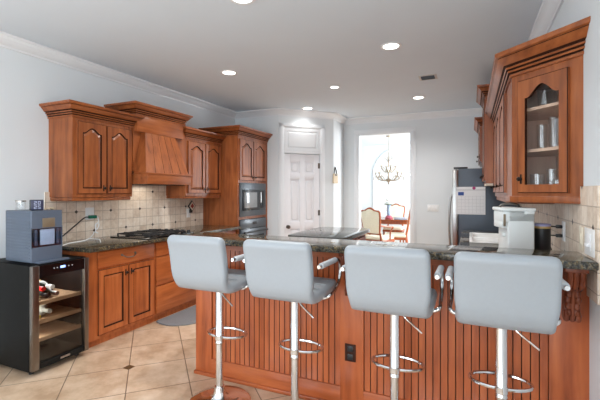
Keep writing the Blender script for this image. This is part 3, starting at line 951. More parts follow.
def bottle(label, y, z, body, cap, x1=-3.07, r=0.036, ln=0.30):
    t = thing('wine_bottle', label, 'bottle', (x1 - ln / 2, y, z), 0, 'bottles lying in the wine cooler')
    T = Matrix.Translation((x1 - ln, y, z + r)) @ Matrix.Rotation(pi / 2, 4, 'Y')
    m = MB(); m.lathe([(0, 0.006), (r * 0.9, 0), (r, 0.008), (r, ln * 0.62), (r * 0.8, ln * 0.70), (0.016, ln * 0.78), (0.0145, ln * 0.97), (0, ln * 0.97)], seg=16, T=T); m.build('glass_body', body, t)
    m = MB(); m.lathe([(0.017, ln * 0.78), (0.0185, ln * 0.97), (0.0185, ln), (0, ln + 0.001)], seg=14, T=T); m.build('foil_cap', cap, t)
    m = MB(); m.lathe([(r + 0.0006, ln * 0.2), (r + 0.0006, ln * 0.5)], seg=16, T=T); m.build('label', 'gold_foil', t)
bottle('gold-labelled bottle lying on the upper cooler shelf under the red-capped one', 1.900, 0.539, 'bottle_green', 'gold_foil', -3.065)
bottle('dark-capped bottle lying on the upper cooler shelf between others', 1.975, 0.539, 'bottle_green', 'black', -3.065)
bottle('dark bottle with a steel-coloured cap nearest the cooler hinge side, upper shelf', 2.050, 0.539, 'bottle_green', 'steel', -3.06)
bottle('red-capped bottle on top of the pile in the wine cooler', 1.9375, 0.601, 'bottle_green', 'red_foil', -3.055)
bottle('white-capped bottle on top of the pile in the wine cooler', 2.0125, 0.601, 'bottle_green', 'white_foil', -3.06)
bottle('yellow-capped bottle lying on the second cooler shelf', 1.895, 0.394, 'bottle_green', 'yellow_foil', -3.05)
bottle('thick pale bottle on the second cooler shelf', 1.99, 0.394, 'bottle_clear', 'bottle_clear', -3.06, 0.054, 0.30)

# ------------------------------------------------------------------ countertop ice maker on the cooler
IX0, IX1, IY0, IY1, IZ0, IZ1 = -3.415, -3.085, 1.862, 2.112, 0.838, 1.248
im = thing('ice_maker', 'slate grey countertop ice maker standing on the wine cooler', 'ice maker', ((IX0 + IX1) / 2, (IY0 + IY1) / 2, IZ0))
m = MB()
ZX = Matrix(((1, 0, 0, 0), (0, 0, 1, 0), (0, 1, 0, 0), (0, 0, 0, 1)))
m.prism([(IX0, IZ0 + 0.008), (IX1, IZ0 + 0.008), (IX1, 0.962), (IX1 - 0.1, 0.962), (IX1 - 0.1, 1.108), (IX1, 1.108), (IX1, IZ1), (IX0, IZ1)], IY0, IY1, T=ZX, bev=0.01)
z = 0.875
while z < 1.23:
    m.box(IX0 + 0.012, IX1 - 0.012, IY0 - 0.003, IY0 + 0.004, z, z + 0.013, 0.001); z += 0.0235
m.box(IX1 - 0.11, IX1 - 0.001, IY0 + 0.0005, IY0 + 0.006, 0.95, 1.12); m.box(IX1 - 0.11, IX1 - 0.001, IY1 - 0.006, IY1 - 0.0005, 0.95, 1.12)
m.build('housing', 'grey_appliance', im)
m = MB(); m.box(IX1 - 0.099, IX1 - 0.094, IY0 + 0.004, IY1 - 0.004, 0.963, 1.107); m.build('window_recess', 'fridge_side', im)
m = MB(); m.box(IX1 - 0.02, IX1 - 0.006, IY0 + 0.075, IY1 - 0.06, 0.975, 1.10, 0.006); m.build('ice_bin', 'ice', im)
m = MB(); m.box(IX1 - 0.02, IX1 - 0.009, IY0 + 0.03, IY0 + 0.055, 0.975, 1.10, 0.004); m.box(IX1 - 0.02, IX1 - 0.009, IY1 - 0.045, IY1 - 0.02, 0.975, 1.10, 0.004); m.build('bin_rails', 'grey_appliance', im)
m = MB(); m.box(IX1 - 0.005, IX1 - 0.002, IY0 + 0.004, IY1 - 0.004, 0.962, 1.108); m.build('window_pane', 'blue_glass', im)
m = MB(); m.box(IX1 - 0.002, IX1 + 0.004, IY0 + 0.085, IY0 + 0.185, 1.115, 1.188, 0.002); m.build('name_plate', 'plate_bronze', im)
m = MB(); m.box(IX1 - 0.02, IX1 + 0.045, IY0 + 0.03, IY1 + 0.03, IZ0 + 0.0005, IZ0 + 0.016, 0.005); m.build('drip_tray', 'grey_appliance', im)

m = MB(); jt = thing('glass_jar', 'small clear glass jar on top of the ice maker', 'jar', (-3.33, 1.95, IZ1))
m.lathe([(0.001, 0.003), (0.033, 0.003), (0.035, 0.006), (0.035, 0.068), (0.032, 0.07), (0.032, 0.008)], (-3.33, 1.93, IZ1), 18); m.build('jar_body', 'tumbler', jt)
m = MB(); m.lathe([(0.036, 0.066), (0.037, 0.078), (0.034, 0.08), (0, 0.08)], (-3.33, 1.93, IZ1), 18); m.build('lid', 'steel', jt)
cl = thing('desk_clock', 'small black cube clock with white digits on the ice maker', 'clock', (-3.17, 1.955, IZ1 + 0.001), -0.35)
m = MB(); m.box(-0.022, 0.022, -0.045, 0.045, 0, 0.085, 0.006); m.build('case', 'oven_black', cl, world=False)
m = MB(); m.box(0.021, 0.024, -0.042, 0.042, 0.004, 0.081, 0.002); m.build('face', simple('clock_face', srgb(52, 54, 78), 0.3), cl, world=False)
m = MB()
SEG = {'1': 'bc', '0': 'abcdef', '2': 'abged', '8': 'abcdefg', '5': 'afgcd', '3': 'abgcd'}
def seg7(m, ch, y, z, w, h):
    t = 0.0045; X = (0.024, 0.0252)
    S = {'a': (0, w, h - t, h), 'd': (0, w, 0, t), 'g': (0, w, h / 2 - t / 2, h / 2 + t / 2), 'b': (w - t, w, h / 2, h), 'c': (w - t, w, 0, h / 2), 'f': (0, t, h / 2, h), 'e': (0, t, 0, h / 2)}
    for s_ in SEG[ch]:
        a = S[s_]; m.box(X[0], X[1], y + a[0], y + a[1], z + a[2], z + a[3])
for i, ch in enumerate('20'): seg7(m, ch, -0.022 + i * 0.026, 0.046, 0.018, 0.027)
for i, ch in enumerate('25'): seg7(m, ch, -0.022 + i * 0.026, 0.012, 0.018, 0.027)
m.build('digits', 'digit', cl, world=False)
m = MB(); m.tube(catmull([(-3.14, 2.0, IZ1 + 0.008), (-3.15, 2.04, IZ1 + 0.012), (-3.18, 2.08, IZ1 + 0.018), (-3.22, 2.10, IZ1 + 0.012)], 5), 0.005, 8)
m.lathe([(0.004, 0), (0.018, 0.008), (0.02, 0.02), (0.017, 0.02), (0.014, 0.009), (0, 0.006)], (-3.16, 2.075, IZ1 + 0.001), 12)
tag(m.build('scoop', 'tan'), 'small tan scoop lying on the ice maker beside the clock', 'scoop')

# ------------------------------------------------------------------ floor mat
m = MB()
pts = [(-3.075, 4.3), (-3.075, 3.16)] + [(-2.86 + 0.215 * cos(a) , 3.33 + 0.215 * sin(a)) for a in [pi + pi * 0.25 * k / 4 for k in range(2, 5)]]
pts = [(-3.08, 4.3), (-3.08, 3.14), (-3.0, 3.105), (-2.9, 3.10), (-2.8, 3.13), (-2.71, 3.2), (-2.655, 3.30), (-2.64, 3.42), (-2.64, 4.02), (-2.655, 4.14), (-2.71, 4.23), (-2.8, 4.29), (-2.9, 4.31)]
m.prism(pts[::-1], 0.001, 0.016, bev=0.006)
tag(m.build('floor_mat', 'mat_grey'), 'grey half-round kitchen mat on the floor before the drawers', 'mat')

# ------------------------------------------------------------------ peninsula bar
BY = 2.385; BX0 = -1.937; BX1 = XR
bar = thing('bar_peninsula', 'cherry beadboard bar base under the raised granite top', 'bar', (-0.7, 2.45, 0))
m = MB(); m.box(BX0, BX1, BY + 0.02, BY + 0.15, 0, 1.03); m.box(BX0 + 0.02, -0.1, BY + 0.14, 3.1, 0.1, 0.868); m.box(BX0 + 0.02, -0.1, BY + 0.14, 3.04, 0, 0.1)
m.build('body', 'bar_wood', bar)
posts = [(BX0, -1.79), (-0.775, -0.62), (0.375, BX1)]
for a, b in posts:
    m = MB(); m.box(a, b, BY - 0.001, BY + 0.03, 0.0, 1.03, 0.003); m.build('post', 'bar_wood', bar)
m = MB()
m.box(BX0 + 0.001, BX1, BY, BY + 0.03, 0.965, 1.03); m.build('top_rail', 'bar_wood_h', bar)
m = MB(); m.box(BX0 + 0.002, BX1, BY, BY + 0.028, 0, 0.135, 0.002); m.box(BX0 - 0.012, BX1, BY - 0.014, BY + 0.01, 0, 0.028, 0.007)
m.box(BX0 - 0.012, BX0 + 0.01, BY - 0.01, BY + 0.15, 0, 0.028, 0.007)
m.build('plinth', 'bar_wood_h', bar)
for (x0, x1) in ((-1.79, -0.775), (-0.62, 0.375)):
    m = MB(); n = max(1, round((x1 - x0) / 0.041)); bw = (x1 - x0) / n
    yb = BY + 0.012
    for i in range(n):
        a = x0 + i * bw; b = a + bw; g = 0.003
        for (p, q, mi) in (((a + g, yb), (b - g, yb), 0), ((b - g, yb), (b, yb + 0.006), 1), ((a, yb + 0.006), (a + g, yb), 1)):
            m.face([(p[0], p[1], 0.13), (q[0], q[1], 0.13), (q[0], q[1], 0.97), (p[0], p[1], 0.97)], mi)
    m.build('beadboard_panel', ['bar_wood', 'groove'], bar, smooth=False)
# carved corbels
def corbel(x, w=0.085, label=None):
    m = MB()
    m.box(x - w / 2 - 0.008, x + w / 2 + 0.008, BY - 0.155, BY, 1.005, 1.03, 0.004)
    prof = [(0, 1.005), (-0.145, 1.005), (-0.15, 0.975), (-0.14, 0.945), (-0.115, 0.925), (-0.085, 0.905), (-0.065, 0.875), (-0.055, 0.84), (-0.06, 0.80), (-0.065, 0.775), (-0.055, 0.75), (-0.03, 0.745), (0, 0.75)]
    T = Matrix(((0, 0, 1, x - w / 2 + 0.006), (1, 0, 0, BY), (0, 1, 0, 0), (0, 0, 0, 1)))
    m.prism([(p[0] * 0.93, p[1]) for p in prof], 0, w - 0.012, T=T)
    for k in (-1, 0, 1):      # three flutes along the scroll
        xx = x + k * w * 0.31; r = w * 0.165
        m.tube([(xx, BY + p[0] * 0.96, p[1]) for p in prof[1:6]], [r * 0.8, r, r, r * 0.9, r * 0.6], 8)
        m.tube([(xx, BY + p[0] * 0.95, p[1]) for p in prof[8:12]], [r * 0.6, r, r, r * 0.7], 8)
    for k in range(5):        # acanthus leaf
        s = k / 4; z = 0.92 - 0.13 * s; y = BY - 0.085 + 0.028 * s
        for sg in (-1, 1):
            m.sphere((x + sg * w * (0.16 + 0.12 * (1 - abs(2 * s - 1))), y, z), 0.017, (0.8, 0.75, 1.25), u=8, v=6)
    m.tube([(x, BY - 0.1, 0.925), (x, BY - 0.075, 0.88), (x, BY - 0.066, 0.82), (x, BY - 0.07, 0.775)], [0.006, 0.011, 0.011, 0.005], 8)
    return m.build('corbel', 'carved', bar)
corbel(0.466, 0.08); corbel(-0.698, 0.06); corbel(-1.865)
# electrical outlet on the mid post
out = thing('wall_outlet', 'dark brown outlet on the beadboard bar post', 'outlet', (-0.706, BY, 0.3))
m = MB(); m.box(-0.742, -0.67, BY - 0.006, BY - 0.0005, 0.31, 0.422, 0.003); m.build('cover_plate', 'glaze', out)
for z in (0.34, 0.392):
    m = MB(); m.box(-0.724, -0.688, BY - 0.009, BY - 0.005, z - 0.018, z + 0.018, 0.004); m.build('socket', 'black', out)
# granite bar top with rounded end
m = MB()
c = 0.05
pts = [(-1.975 + c - c * cos(a), 2.175 + c - c * sin(a)) for a in [pi / 2 * k / 4 for k in range(5)]][0:] + [(XR - 0.013, 2.175), (XR - 0.013, 2.535)] + [(-1.975 + c - c * sin(a), 2.535 - c + c * cos(a)) for a in [pi / 2 * k / 4 for k in range(5)]]
m.prism(pts, 1.031, 1.071, bev=0.008)
tag(m.build('countertop', 'granite'), 'raised granite bar top running behind the four stools', 'countertop')
# lower worktop behind the bar and along the sink wall
m = MB()
sx0, sx1, sy0, sy1 = 0.0, 0.42, 4.05, 4.93
m.box(BX0 + 0.0, -0.1, BY + 0.152, 3.12, 0.87, 0.91, 0.006)
m.box(-0.1, XR - 0.013, BY + 0.152, sy0, 0.87, 0.91, 0.006); m.box(-0.1, XR - 0.013, sy1, 5.40, 0.87, 0.91, 0.006)
m.box(-0.1, sx0, sy0 - 0.01, sy1 + 0.01, 0.87, 0.91, 0.004); m.box(sx1, XR - 0.013, sy0 - 0.01, sy1 + 0.01, 0.87, 0.91, 0.004)
tag(m.build('countertop', 'granite'), 'lower granite countertop around the sink beyond the bar', 'countertop')
t = thing('base_cabinet', 'cherry base cabinet under the sink countertop', 'cabinet', (0.23, 4.2, 0))
m = MB(); m.box(-0.07, XR, BY + 0.152, 4.0, 0.1, 0.868); m.box(-0.07, XR, 4.97, 5.40, 0.1, 0.868); m.box(-0.07, -0.03, 4.0, 4.97, 0.1, 0.868); m.box(0.0, XR, BY + 0.152, 5.4, 0, 0.1); m.build('body', 'base_wood', t)
for a in (3.3, 3.85, 4.4, 4.95):
    cabinet_door(t, 0.43, 0.70, frame((-0.07, a + 0.43 if a + 0.43 < 5.39 else 5.39, 0.12), (0, -1, 0), (-1, 0, 0)), 'base_wood', knob=(0.03, 0.62))
sk = thing('kitchen_sink', 'white double sink sunk in the counter beyond the bar', 'sink', (0.21, 4.49, 0.7))
m = MB()
for y0, y1 in ((sy0, 4.475), (4.505, sy1)):
    m.box(sx0, sx0 + 0.02, y0, y1, 0.72, 0.918, 0.004); m.box(sx1 - 0.02, sx1, y0, y1, 0.72, 0.918, 0.004)
    m.box(sx0, sx1, y0, y0 + 0.02, 0.72, 0.918, 0.004); m.box(sx0, sx1, y1 - 0.02, y1, 0.72, 0.918, 0.004); m.box(sx0, sx1, y0, y1, 0.70, 0.72)
m.box(sx0, sx1, 4.47, 4.51, 0.78, 0.912)
m.box(sx0 - 0.015, sx1 + 0.015, sy0 - 0.015, sy0 + 0.012, 0.909, 0.921, 0.004); m.box(sx0 - 0.015, sx1 + 0.015, sy1 - 0.012, sy1 + 0.015, 0.909, 0.921, 0.004)
m.box(sx0 - 0.015, sx0 + 0.012, sy0, sy1, 0.909, 0.921, 0.004); m.box(sx1 - 0.012, sx1 + 0.015, sy0, sy1, 0.909, 0.921, 0.004)
m.build('basin', 'porcelain', sk)
for y in (4.26, 4.72):
    m = MB(); m.lathe([(0.04, 0), (0.04, 0.004), (0.02, 0.006), (0, 0.003)], (0.21, y, 0.72), 14); m.build('drain', 'steel', sk)

# ------------------------------------------------------------------ bar stools
def make_stool(label):
    t = thing('bar_stool', label, 'bar stool', (0, 0, 0), 0, 'grey bar stools along the bar')
    m = MB(); m.lathe([(0, 0.0), (0.205, 0.0), (0.207, 0.006), (0.2, 0.012), (0.14, 0.02), (0.08, 0.03), (0.052, 0.042), (0.042, 0.06), (0.036, 0.085), (0.033, 0.11), (0, 0.11)], seg=48); m.build('base', 'chrome', t, world=False)
    m = MB(); m.lathe([(0.0245, 0.08), (0.0245, 0.41)], seg=24); m.build('lower_column', 'chrome', t, world=False)
    m = MB(); m.lathe([(0.0275, 0.392), (0.029, 0.394), (0.029, 0.402), (0.0275, 0.405), (0.0275, 0.76), (0.05, 0.765), (0.05, 0.775), (0, 0.775)], seg=24); m.build('upper_column', 'chrome', t, world=False)
    m = MB()
    ring = [(0.142 * cos(a), 0.088 + 0.088 * sin(a), 0.432) for a in [2 * pi * k / 32 for k in range(32)]]
    m.tube(ring, 0.0095, 8, closed=True)
    m.lathe([(0.0285, 0.415), (0.031, 0.418), (0.031, 0.446), (0.0285, 0.449)], seg=20)
    m.build('footrest', 'chrome', t, world=False)
    m = MB(); m.tube(catmull([(0.0, 0.02, 0.772), (0.04, -0.03, 0.76), (0.07, -0.062, 0.735), (0.15, -0.07, 0.672)], 5), 0.005, 8); m.build('lift_lever', 'chrome', t, world=False)
    # L-shaped padded shell: seat bent up into the backrest
    ctr = [(0.205, 0.815), (0.1, 0.812), (0.0, 0.808), (-0.1, 0.806), (-0.155, 0.812), (-0.186, 0.83), (-0.202, 0.86), (-0.21, 0.90), (-0.22, 0.97), (-0.233, 1.04), (-0.249, 1.10), (-0.258, 1.125)]
    C = [Vector((p[0], p[1], 0)) for p in catmull([(a, b, 0) for a, b in ctr], 4)]
    n_ = len(C); th = 0.032; nrm = []
    for q in range(n_):
        d = (C[min(q + 1, n_ - 1)] - C[max(q - 1, 0)]).normalized(); nrm.append(Vector((d.y, -d.x, 0)))
    cum = [0.0]
    for a, b in zip(C, C[1:]): cum.append(cum[-1] + (b - a).length)
    LEN = cum[-1]
    def at(t):
        t = min(max(t, 0), LEN)
        q = max(k for k in range(n_ - 1) if cum[k] <= t + 1e-9); f = (t - cum[q]) / (cum[q + 1] - cum[q])
        return C[q].lerp(C[q + 1], f), nrm[q].lerp(nrm[q + 1], f).normalized()
    W = 0.206; NS = 44; loops = []
    m = MB()
    sl = [(W, 0.30, 0.034), (W - 0.004, 0.62, 0.020), (W - 0.010, 0.84, 0.010), (W - 0.020, 0.97, 0.003), (W - 0.034, 1.0, 0.0), (0.08, 1.03, 0.0)]
    sl = [(-x, k, tr) for x, k, tr in sl] + [(0.0, 1.04, 0.0)] + sl[::-1]
    for x, k, tr in sl:
        up_, dn_ = [], []
        for q in range(NS + 1):
            # denser towards both ends so the rims come out round
            u_ = 0.5 - 0.5 * cos(pi * q / NS); t_ = tr + (LEN - 2 * tr) * u_
            p, nn = at(t_); e = min(t_ - tr, LEN - tr - t_)
            rr_ = th * k * (1.1 if t_ < 0.38 else 0.95)
            if e < th: rr_ *= math.sqrt(max(0.0, 1 - (1 - e / th) ** 2)) * 0.94 + 0.06
            xs = x * (1 - 0.055 * math.exp(-((t_ - 0.40) / 0.05) ** 2))
            up_.append((xs, p.x + nn.x * rr_, p.y + nn.y * rr_)); dn_.append((xs, p.x - nn.x * rr_, p.y - nn.y * rr_))
        loops.append([m.bm.verts.new(v) for v in up_ + dn_[::-1]])
    for a, b in zip(loops, loops[1:]):
        K = len(a)
        for q in range(K): m.bm.faces.new((a[q], a[(q + 1) % K], b[(q + 1) % K], b[q]))
    for lp in (loops[0], loops[-1]):
        K = len(lp)
        for q in range(K // 2 - 1): m.bm.faces.new((lp[q], lp[q + 1], lp[K - 2 - q], lp[K - 1 - q]))
    seat = m.build('seat_shell', 'leather', t, world=False, angle=75)
    m = MB()
    for y in (0.12, 0.02, -0.08):
        m.tube([(-0.19, y, 0.846), (0.19, y, 0.846)], 0.003, 6)
    m.build('seat_seams', 'leather', seat, world=False)
    for sx in (-1, 1):
        x = sx * 0.232
        m = MB(); m.tube(catmull([(sx * 0.17, -0.03, 0.778), (sx * 0.21, -0.03, 0.785), (x, -0.02, 0.80), (x, 0.06, 0.81), (x, 0.135, 0.845), (x, 0.165, 0.9), (x, 0.155, 0.955), (x, 0.11, 0.984), (x, 0.06, 0.988), (x, -0.05, 0.990), (x, -0.2, 0.992)], 6), 0.0105, 10)
        a = m.build('armrest', 'chrome', t, world=False)
        m = MB(); m.tube([(x, 0.075, 0.988), (x, 0.07, 0.988), (x, -0.165, 0.992), (x, -0.17, 0.992)], [0.012, 0.0165, 0.0165, 0.012], 12)
        m.build('grip', 'grip', a, world=False)
    return t


st0 = make_stool('light grey bar stool at the free end of the bar before the mat')
SY = 2.115
st0.location = (-1.522, SY, 0.002)
dup(st0, (-0.973, SY, 0.002), 0, 'light grey bar stool in front of the beadboard, second from the free bar end')
dup(st0, (-0.378, SY, 0.002), 0, 'light grey bar stool between the outlet post and the last stool, before the dining doorway')
dup(st0, (0.135, SY, 0.002), 0, 'light grey bar stool closest to the scrolled corbel and tiled wall')

# ------------------------------------------------------------------ island
isl = thing('kitchen_island', 'dark polished stone-topped island beyond the bar', 'island', (-1.5, 4.3, 0))
m = MB(); c = 0.07
x0, x1, y0, y1 = -1.83, -1.165, 3.74, 4.85
pts = []
for cx, cy, a0 in ((x1 - c, y1 - c, 0), (x0 + c, y1 - c, 90), (x0 + c, y0 + c, 180), (x1 - c, y0 + c, 270)):
    for k in range(6): a = radians(a0 + 18 * k); pts.append((cx + c * cos(a), cy + c * sin(a)))
m.prism(pts, 0.888, 0.93, bev=0.008); m.build('top', simple('island_stone', srgb(70, 72, 70), 0.08, var=0.3, scale=60), isl)
m = MB(); m.box(x0 + 0.06, x1 - 0.06, y0 + 0.08, y1 - 0.08, 0.08, 0.887); m.box(x0 + 0.1, x1 - 0.1, y0 + 0.12, y1 - 0.12, 0, 0.08); m.build('body', 'base_wood', isl)
for a in (3.85, 4.32):
    cabinet_door(isl, 0.42, 0.72, frame((x1 - 0.06, a, 0.13), (0, 1, 0), (1, 0, 0)), 'base_wood', knob=(0.03, 0.64))

# ------------------------------------------------------------------ sink-wall cabinets
# angled glass-door cabinet
P0, P1 = Vector((XR, 2.50)), Vector((0.24, 2.81))
ga = thing('display_cabinet', 'angled cherry wall cabinet with an arched glass door and glasses inside', 'cabinet', (0.4, 2.85, 1.33))
ud = Vector((P0.x - P1.x, P0.y - P1.y, 0)).normalized(); nd = Vector((ud.y, -ud.x, 0)) * 1.0
if nd.y > 0: nd = -nd
flen = (P0 - P1).length
GF = frame((P1.x, P1.y, 1.33), ud, nd)
GZ = 2.135
m = MB()
foot = [(XR, 2.52), (0.25, 2.82), (0.25, 3.2), (XR, 3.2)]
hgt = GZ - 1.33
m.prism(foot, 1.365, 1.385); m.prism(foot, GZ - 0.02, GZ + 0.03)
m.box(0.24, 0.258, 2.815, 3.2, 1.33, GZ + 0.03); m.box(0.24, XR, 3.18, 3.2, 1.33, GZ + 0.03)
# face frame round the door opening
o0, o1, oz0, oz1 = 0.072, flen - 0.085, 0.075, hgt - 0.065
m.box(0, o0, 0.035, hgt + 0.03, -0.02, 0, T=GF); m.box(o1, flen, 0.035, hgt + 0.03, -0.02, 0, T=GF)
m.box(o0, o1, 0.035, oz0, -0.02, 0, T=GF); m.box(o0, o1, oz1, hgt + 0.03, -0.02, 0, T=GF)
m.build('body', 'wood', ga)
m = MB(); m.box(-0.012, flen - 0.01, 0, 0.04, -0.03, 0.008, 0.006, T=GF); m.box(0.232, 0.27, 2.81, 3.2, 1.33, 1.37, 0.006); m.build('bottom_rail', 'wood', ga)
m = MB(); m.sweep([(XR, 3.2), (0.24, 3.2), (P1.x, P1.y), (XR - 0.001, 2.501)][1:], crown_prof(GZ - 0.005, 0.15, 0.1), dark=CD)
m.bm.verts.ensure_lookup_table()
for v in list(m.bm.verts)[-21:]:
    k_ = (XR - 0.001 - v.co.x) / ud.x; v.co += ud * k_
m.build('crown_molding', ['wood_h', 'glaze'], ga)
m = MB(); m.box(XR - 0.01, XR - 0.001, 2.56, 3.19, 1.37, GZ); m.box(0.30, XR, 3.17, 3.182, 1.37, GZ); m.build('back_panel', 'cab_inside', ga)
for z in (1.642, 1.90):
    m = MB(); m.prism([(XR - 0.011, 2.56), (0.27, 2.84), (0.27, 3.17), (XR - 0.011, 3.17)], z, z + 0.018); m.build('shelf', 'cab_inside', ga)
DW, DH = o1 - o0 + 0.03, oz1 - oz0 + 0.03
GD = GF @ Matrix.Translation((o0 - 0.015, oz0 - 0.015, 0.001))
m = MB(); Lg = door_frame(m, DW, DH, GD, fr=0.05, arch=0.065, deep=0.02, backless=True)
gd = m.build('door', ['wood', 'glaze'], ga)
m = MB(); m.face([GD @ Vector((u, v, 0.006)) for u, v in Lg]); m.build('glass_pane', 'pane', gd)
m = MB(); K = GD @ Matrix.Translation((0.025, 0.085, 0.02))
m.lathe([(0.009, 0), (0.006, 0.004), (0.005, 0.012), (0.012, 0.018), (0.014, 0.024), (0.009, 0.03), (0, 0.031)], seg=12, T=K); m.box(-0.006, 0.006, -0.03, 0.03, 0.0, 0.004, 0.0015, T=K); m.build('knob', 'bronze', gd)
# glasses inside, spread along the door direction
def tumbler(label, u, back, z, r, h, kind='drinking_glass', cat='glass'):
    p = GF @ Vector((u, 0, -back)); m = MB()
    m.lathe([(0, 0.003), (r * 0.86, 0.003), (r * 0.9, 0.0), (r, h), (r - 0.003, h), (r * 0.88, 0.01), (0, 0.01)], (p.x, p.y, z), 20)
    tag(m.build(kind, 'tumbler'), label, cat, 'glassware in the angled cabinet')
tumbler('squat clear glass alone on the top shelf of the glass cabinet', 0.15, 0.10, 1.919, 0.043, 0.10)
tumbler('slim clear glass nearer the door knob on the middle cabinet shelf', 0.13, 0.10, 1.661, 0.031, 0.15)
tumbler('wide tall glass near the hinge on the middle cabinet shelf', 0.212, 0.10, 1.661, 0.037, 0.18)
tumbler('squat glass jar nearest the knob on the cabinet floor', 0.10, 0.10, 1.386, 0.043, 0.12, 'glass_jar', 'jar')
tumbler('tall plain glass between two shorter ones on the cabinet floor', 0.176, 0.12, 1.386, 0.029, 0.15)
tumbler('short stemless glass near the hinge on the cabinet floor', 0.232, 0.09, 1.386, 0.029, 0.08)

# plain run beyond it
rc = thing('wall_cabinet', 'cherry wall cabinet with pale-glinting doors next to the glass cabinet', 'cabinet', (0.4, 3.95, 1.33))
m = MB(); m.box(0.24, XR, 3.202, 4.70, 1.35, 2.16); m.box(0.255, XR, 3.202, 4.70, 1.31, 1.35, 0.008); m.build('body', 'wood', rc)
for a in (3.23, 3.72, 4.21):
    cabinet_door(rc, 0.46, 0.74, frame((0.24, a + 0.46, 1.39), (0, -1, 0), (-1, 0, 0)), 'wood', arch=0.05, fr=0.05, knob=(0.03, 0.055))
m = MB(); m.sweep([(0.24, 4.70), (0.24, 3.202)], crown_prof(2.13, 0.15, 0.1), dark=CD); m.build('crown_molding', ['wood_h', 'glaze'], rc)
tc = thing('wall_cabinet', 'taller cherry wall cabinet standing proud near the refrigerator', 'cabinet', (0.35, 5.05, 1.49))
m = MB(); m.box(0.15, XR, 4.702, 5.42, 1.49, 2.47); m.build('body', 'wood', tc)
m = MB(); m.box(0.152, XR, 4.71, 5.41, 1.468, 1.491); m.build('underside_trim', 'cream_plastic', tc)
m = MB(); m.sweep([(0.15, 5.42), (0.15, 4.702), (XR, 4.702)], crown_prof(2.44, 0.12, 0.09), dark=CD); m.build('crown_molding', ['wood_h', 'glaze'], tc)
for a in (4.715, 5.07):
    cabinet_door(tc, 0.335, 0.90, frame((0.15, a + 0.335, 1.52), (0, -1, 0), (-1, 0, 0)), 'wood', arch=0.05, fr=0.05, knob=(0.03, 0.055))
oc = thing('wall_cabinet', 'short cherry cabinet directly above the refrigerator', 'cabinet', (0.3, 5.9, 1.76))
m = MB(); m.box(0.12, XR, 5.43, 6.36, 1.77, 2.26); m.build('body', 'wood', oc)
m = MB(); m.sweep([(0.12, 6.36), (0.12, 5.43), (XR, 5.43)], crown_prof(2.23, 0.11, 0.08), dark=CD); m.build('crown_molding', ['wood_h', 'glaze'], oc)
for a, kn in ((5.45, 0.39), (5.905, 0.03)):
    cabinet_door(oc, 0.44, 0.44, frame((0.12, a + 0.44, 1.79), (0, -1, 0), (-1, 0, 0)), 'wood', fr=0.05, knob=(kn, 0.06))

# refrigerator with calendar
fr_ = thing('refrigerator', 'dark-sided refrigerator with a calendar on its flank', 'refrigerator', (0.17, 5.9, 0))
m = MB(); m.box(-0.15, 0.52, 5.45, 6.33, 0.02, 1.70, 0.006); m.build('body', 'fridge_side', fr_)
for y0, y1 in ((5.452, 5.885), (5.895, 6.328)):
    m = MB(); m.box(-0.225, -0.158, y0, y1, 0.06, 1.69, 0.012); d = m.build('door', 'steel', fr_)
    hy_ = 5.83 if y0 < 5.6 else 5.95
    m = MB(); m.tube(catmull([(-0.22, hy_, 0.55), (-0.265, hy_, 0.62), (-0.285, hy_, 0.95), (-0.265, hy_, 1.3), (-0.22, hy_, 1.37)], 5), 0.014, 10); m.build('handle', 'steel', d)
m = MB(); m.box(-0.155, -0.145, 5.451, 6.329, 0.06, 1.69); m.build('door_gasket', 'black', fr_)
m = MB(); m.box(-0.21, -0.04, 5.46, 5.56, 1.70, 1.722, 0.004); m.build('hinge_cover', 'black', fr_)
ca = thing('wall_calendar', 'white paper calendar stuck on the refrigerator side', 'calendar', (-0.005, 5.448, 1.1))
m = MB(); m.box(-0.178, 0.168, 5.446, 5.4495, 1.105, 1.462); m.build('sheet', 'paper', ca)
m = MB(); m.box(-0.176, 0.166, 5.4445, 5.4465, 1.418, 1.425)
for i in range(8): m.box(-0.16 + i * 0.0445, -0.1585 + i * 0.0445, 5.4445, 5.4465, 1.12, 1.34)
for i in range(6): m.box(-0.16, 0.153, 5.4445, 5.4465, 1.12 + i * 0.044, 1.1215 + i * 0.044)
m.build('printed_grid', 'grey_print', ca)
m = MB(); m.box(-0.155, -0.085, 5.4445, 5.4465, 1.35, 1.395); m.build('blue_heading', 'blue_print', ca)
m = MB(); m.lathe([(0.02, 0), (0.018, 0.006), (0, 0.008)], seg=14, T=Matrix.Translation((0.035, 5.446, 1.446)) @ Matrix.Rotation(pi / 2, 4, 'X'))
tag(m.build('magnet', 'pink'), 'small pink round magnet holding the calendar', 'magnet')

# things on the sink counter
bx = thing('countertop_appliance', 'pale grey upright appliance with overhanging head and hoop handle', 'appliance', (0.262, 2.84, 0.911), radians(12))
m = MB(); m.box(-0.075, 0.08, -0.10, 0.10, 0, 0.365, 0.012, seg=3); m.build('body', 'pale_appliance', bx, world=False)
m = MB(); m.box(-0.105, 0.08, -0.10, 0.10, 0.29, 0.365, 0.012, seg=3); m.box(-0.105, -0.06, -0.09, 0.09, 0.255, 0.30, 0.004); m.build('head', 'pale_appliance', bx, world=False)
m = MB(); m.box(-0.112, 0.086, -0.106, 0.106, 0.362, 0.385, 0.008, seg=3); m.box(0.02, 0.075, -0.114, -0.1, 0.345, 0.365, 0.004); m.build('lid', 'pale_appliance', bx, world=False)
m = MB(); m.box(-0.100, -0.086, -0.103, -0.098, 0.27, 0.345, 0.002); m.build('side_slot', 'plate_bronze', bx, world=False)
m = MB(); m.box(-0.09, -0.07, -0.05, -0.02, 0.2, 0.22, 0.005); m.build('spout', 'pale_appliance', bx, world=False)
m = MB(); m.tube([(0.062 * cos(a) - 0.035, 0, 0.376 + 0.034 * sin(a)) for a in [pi * k / 12 for k in range(13)]], 0.008, 8); m.build('hoop_handle', 'pewter', bx, world=False)
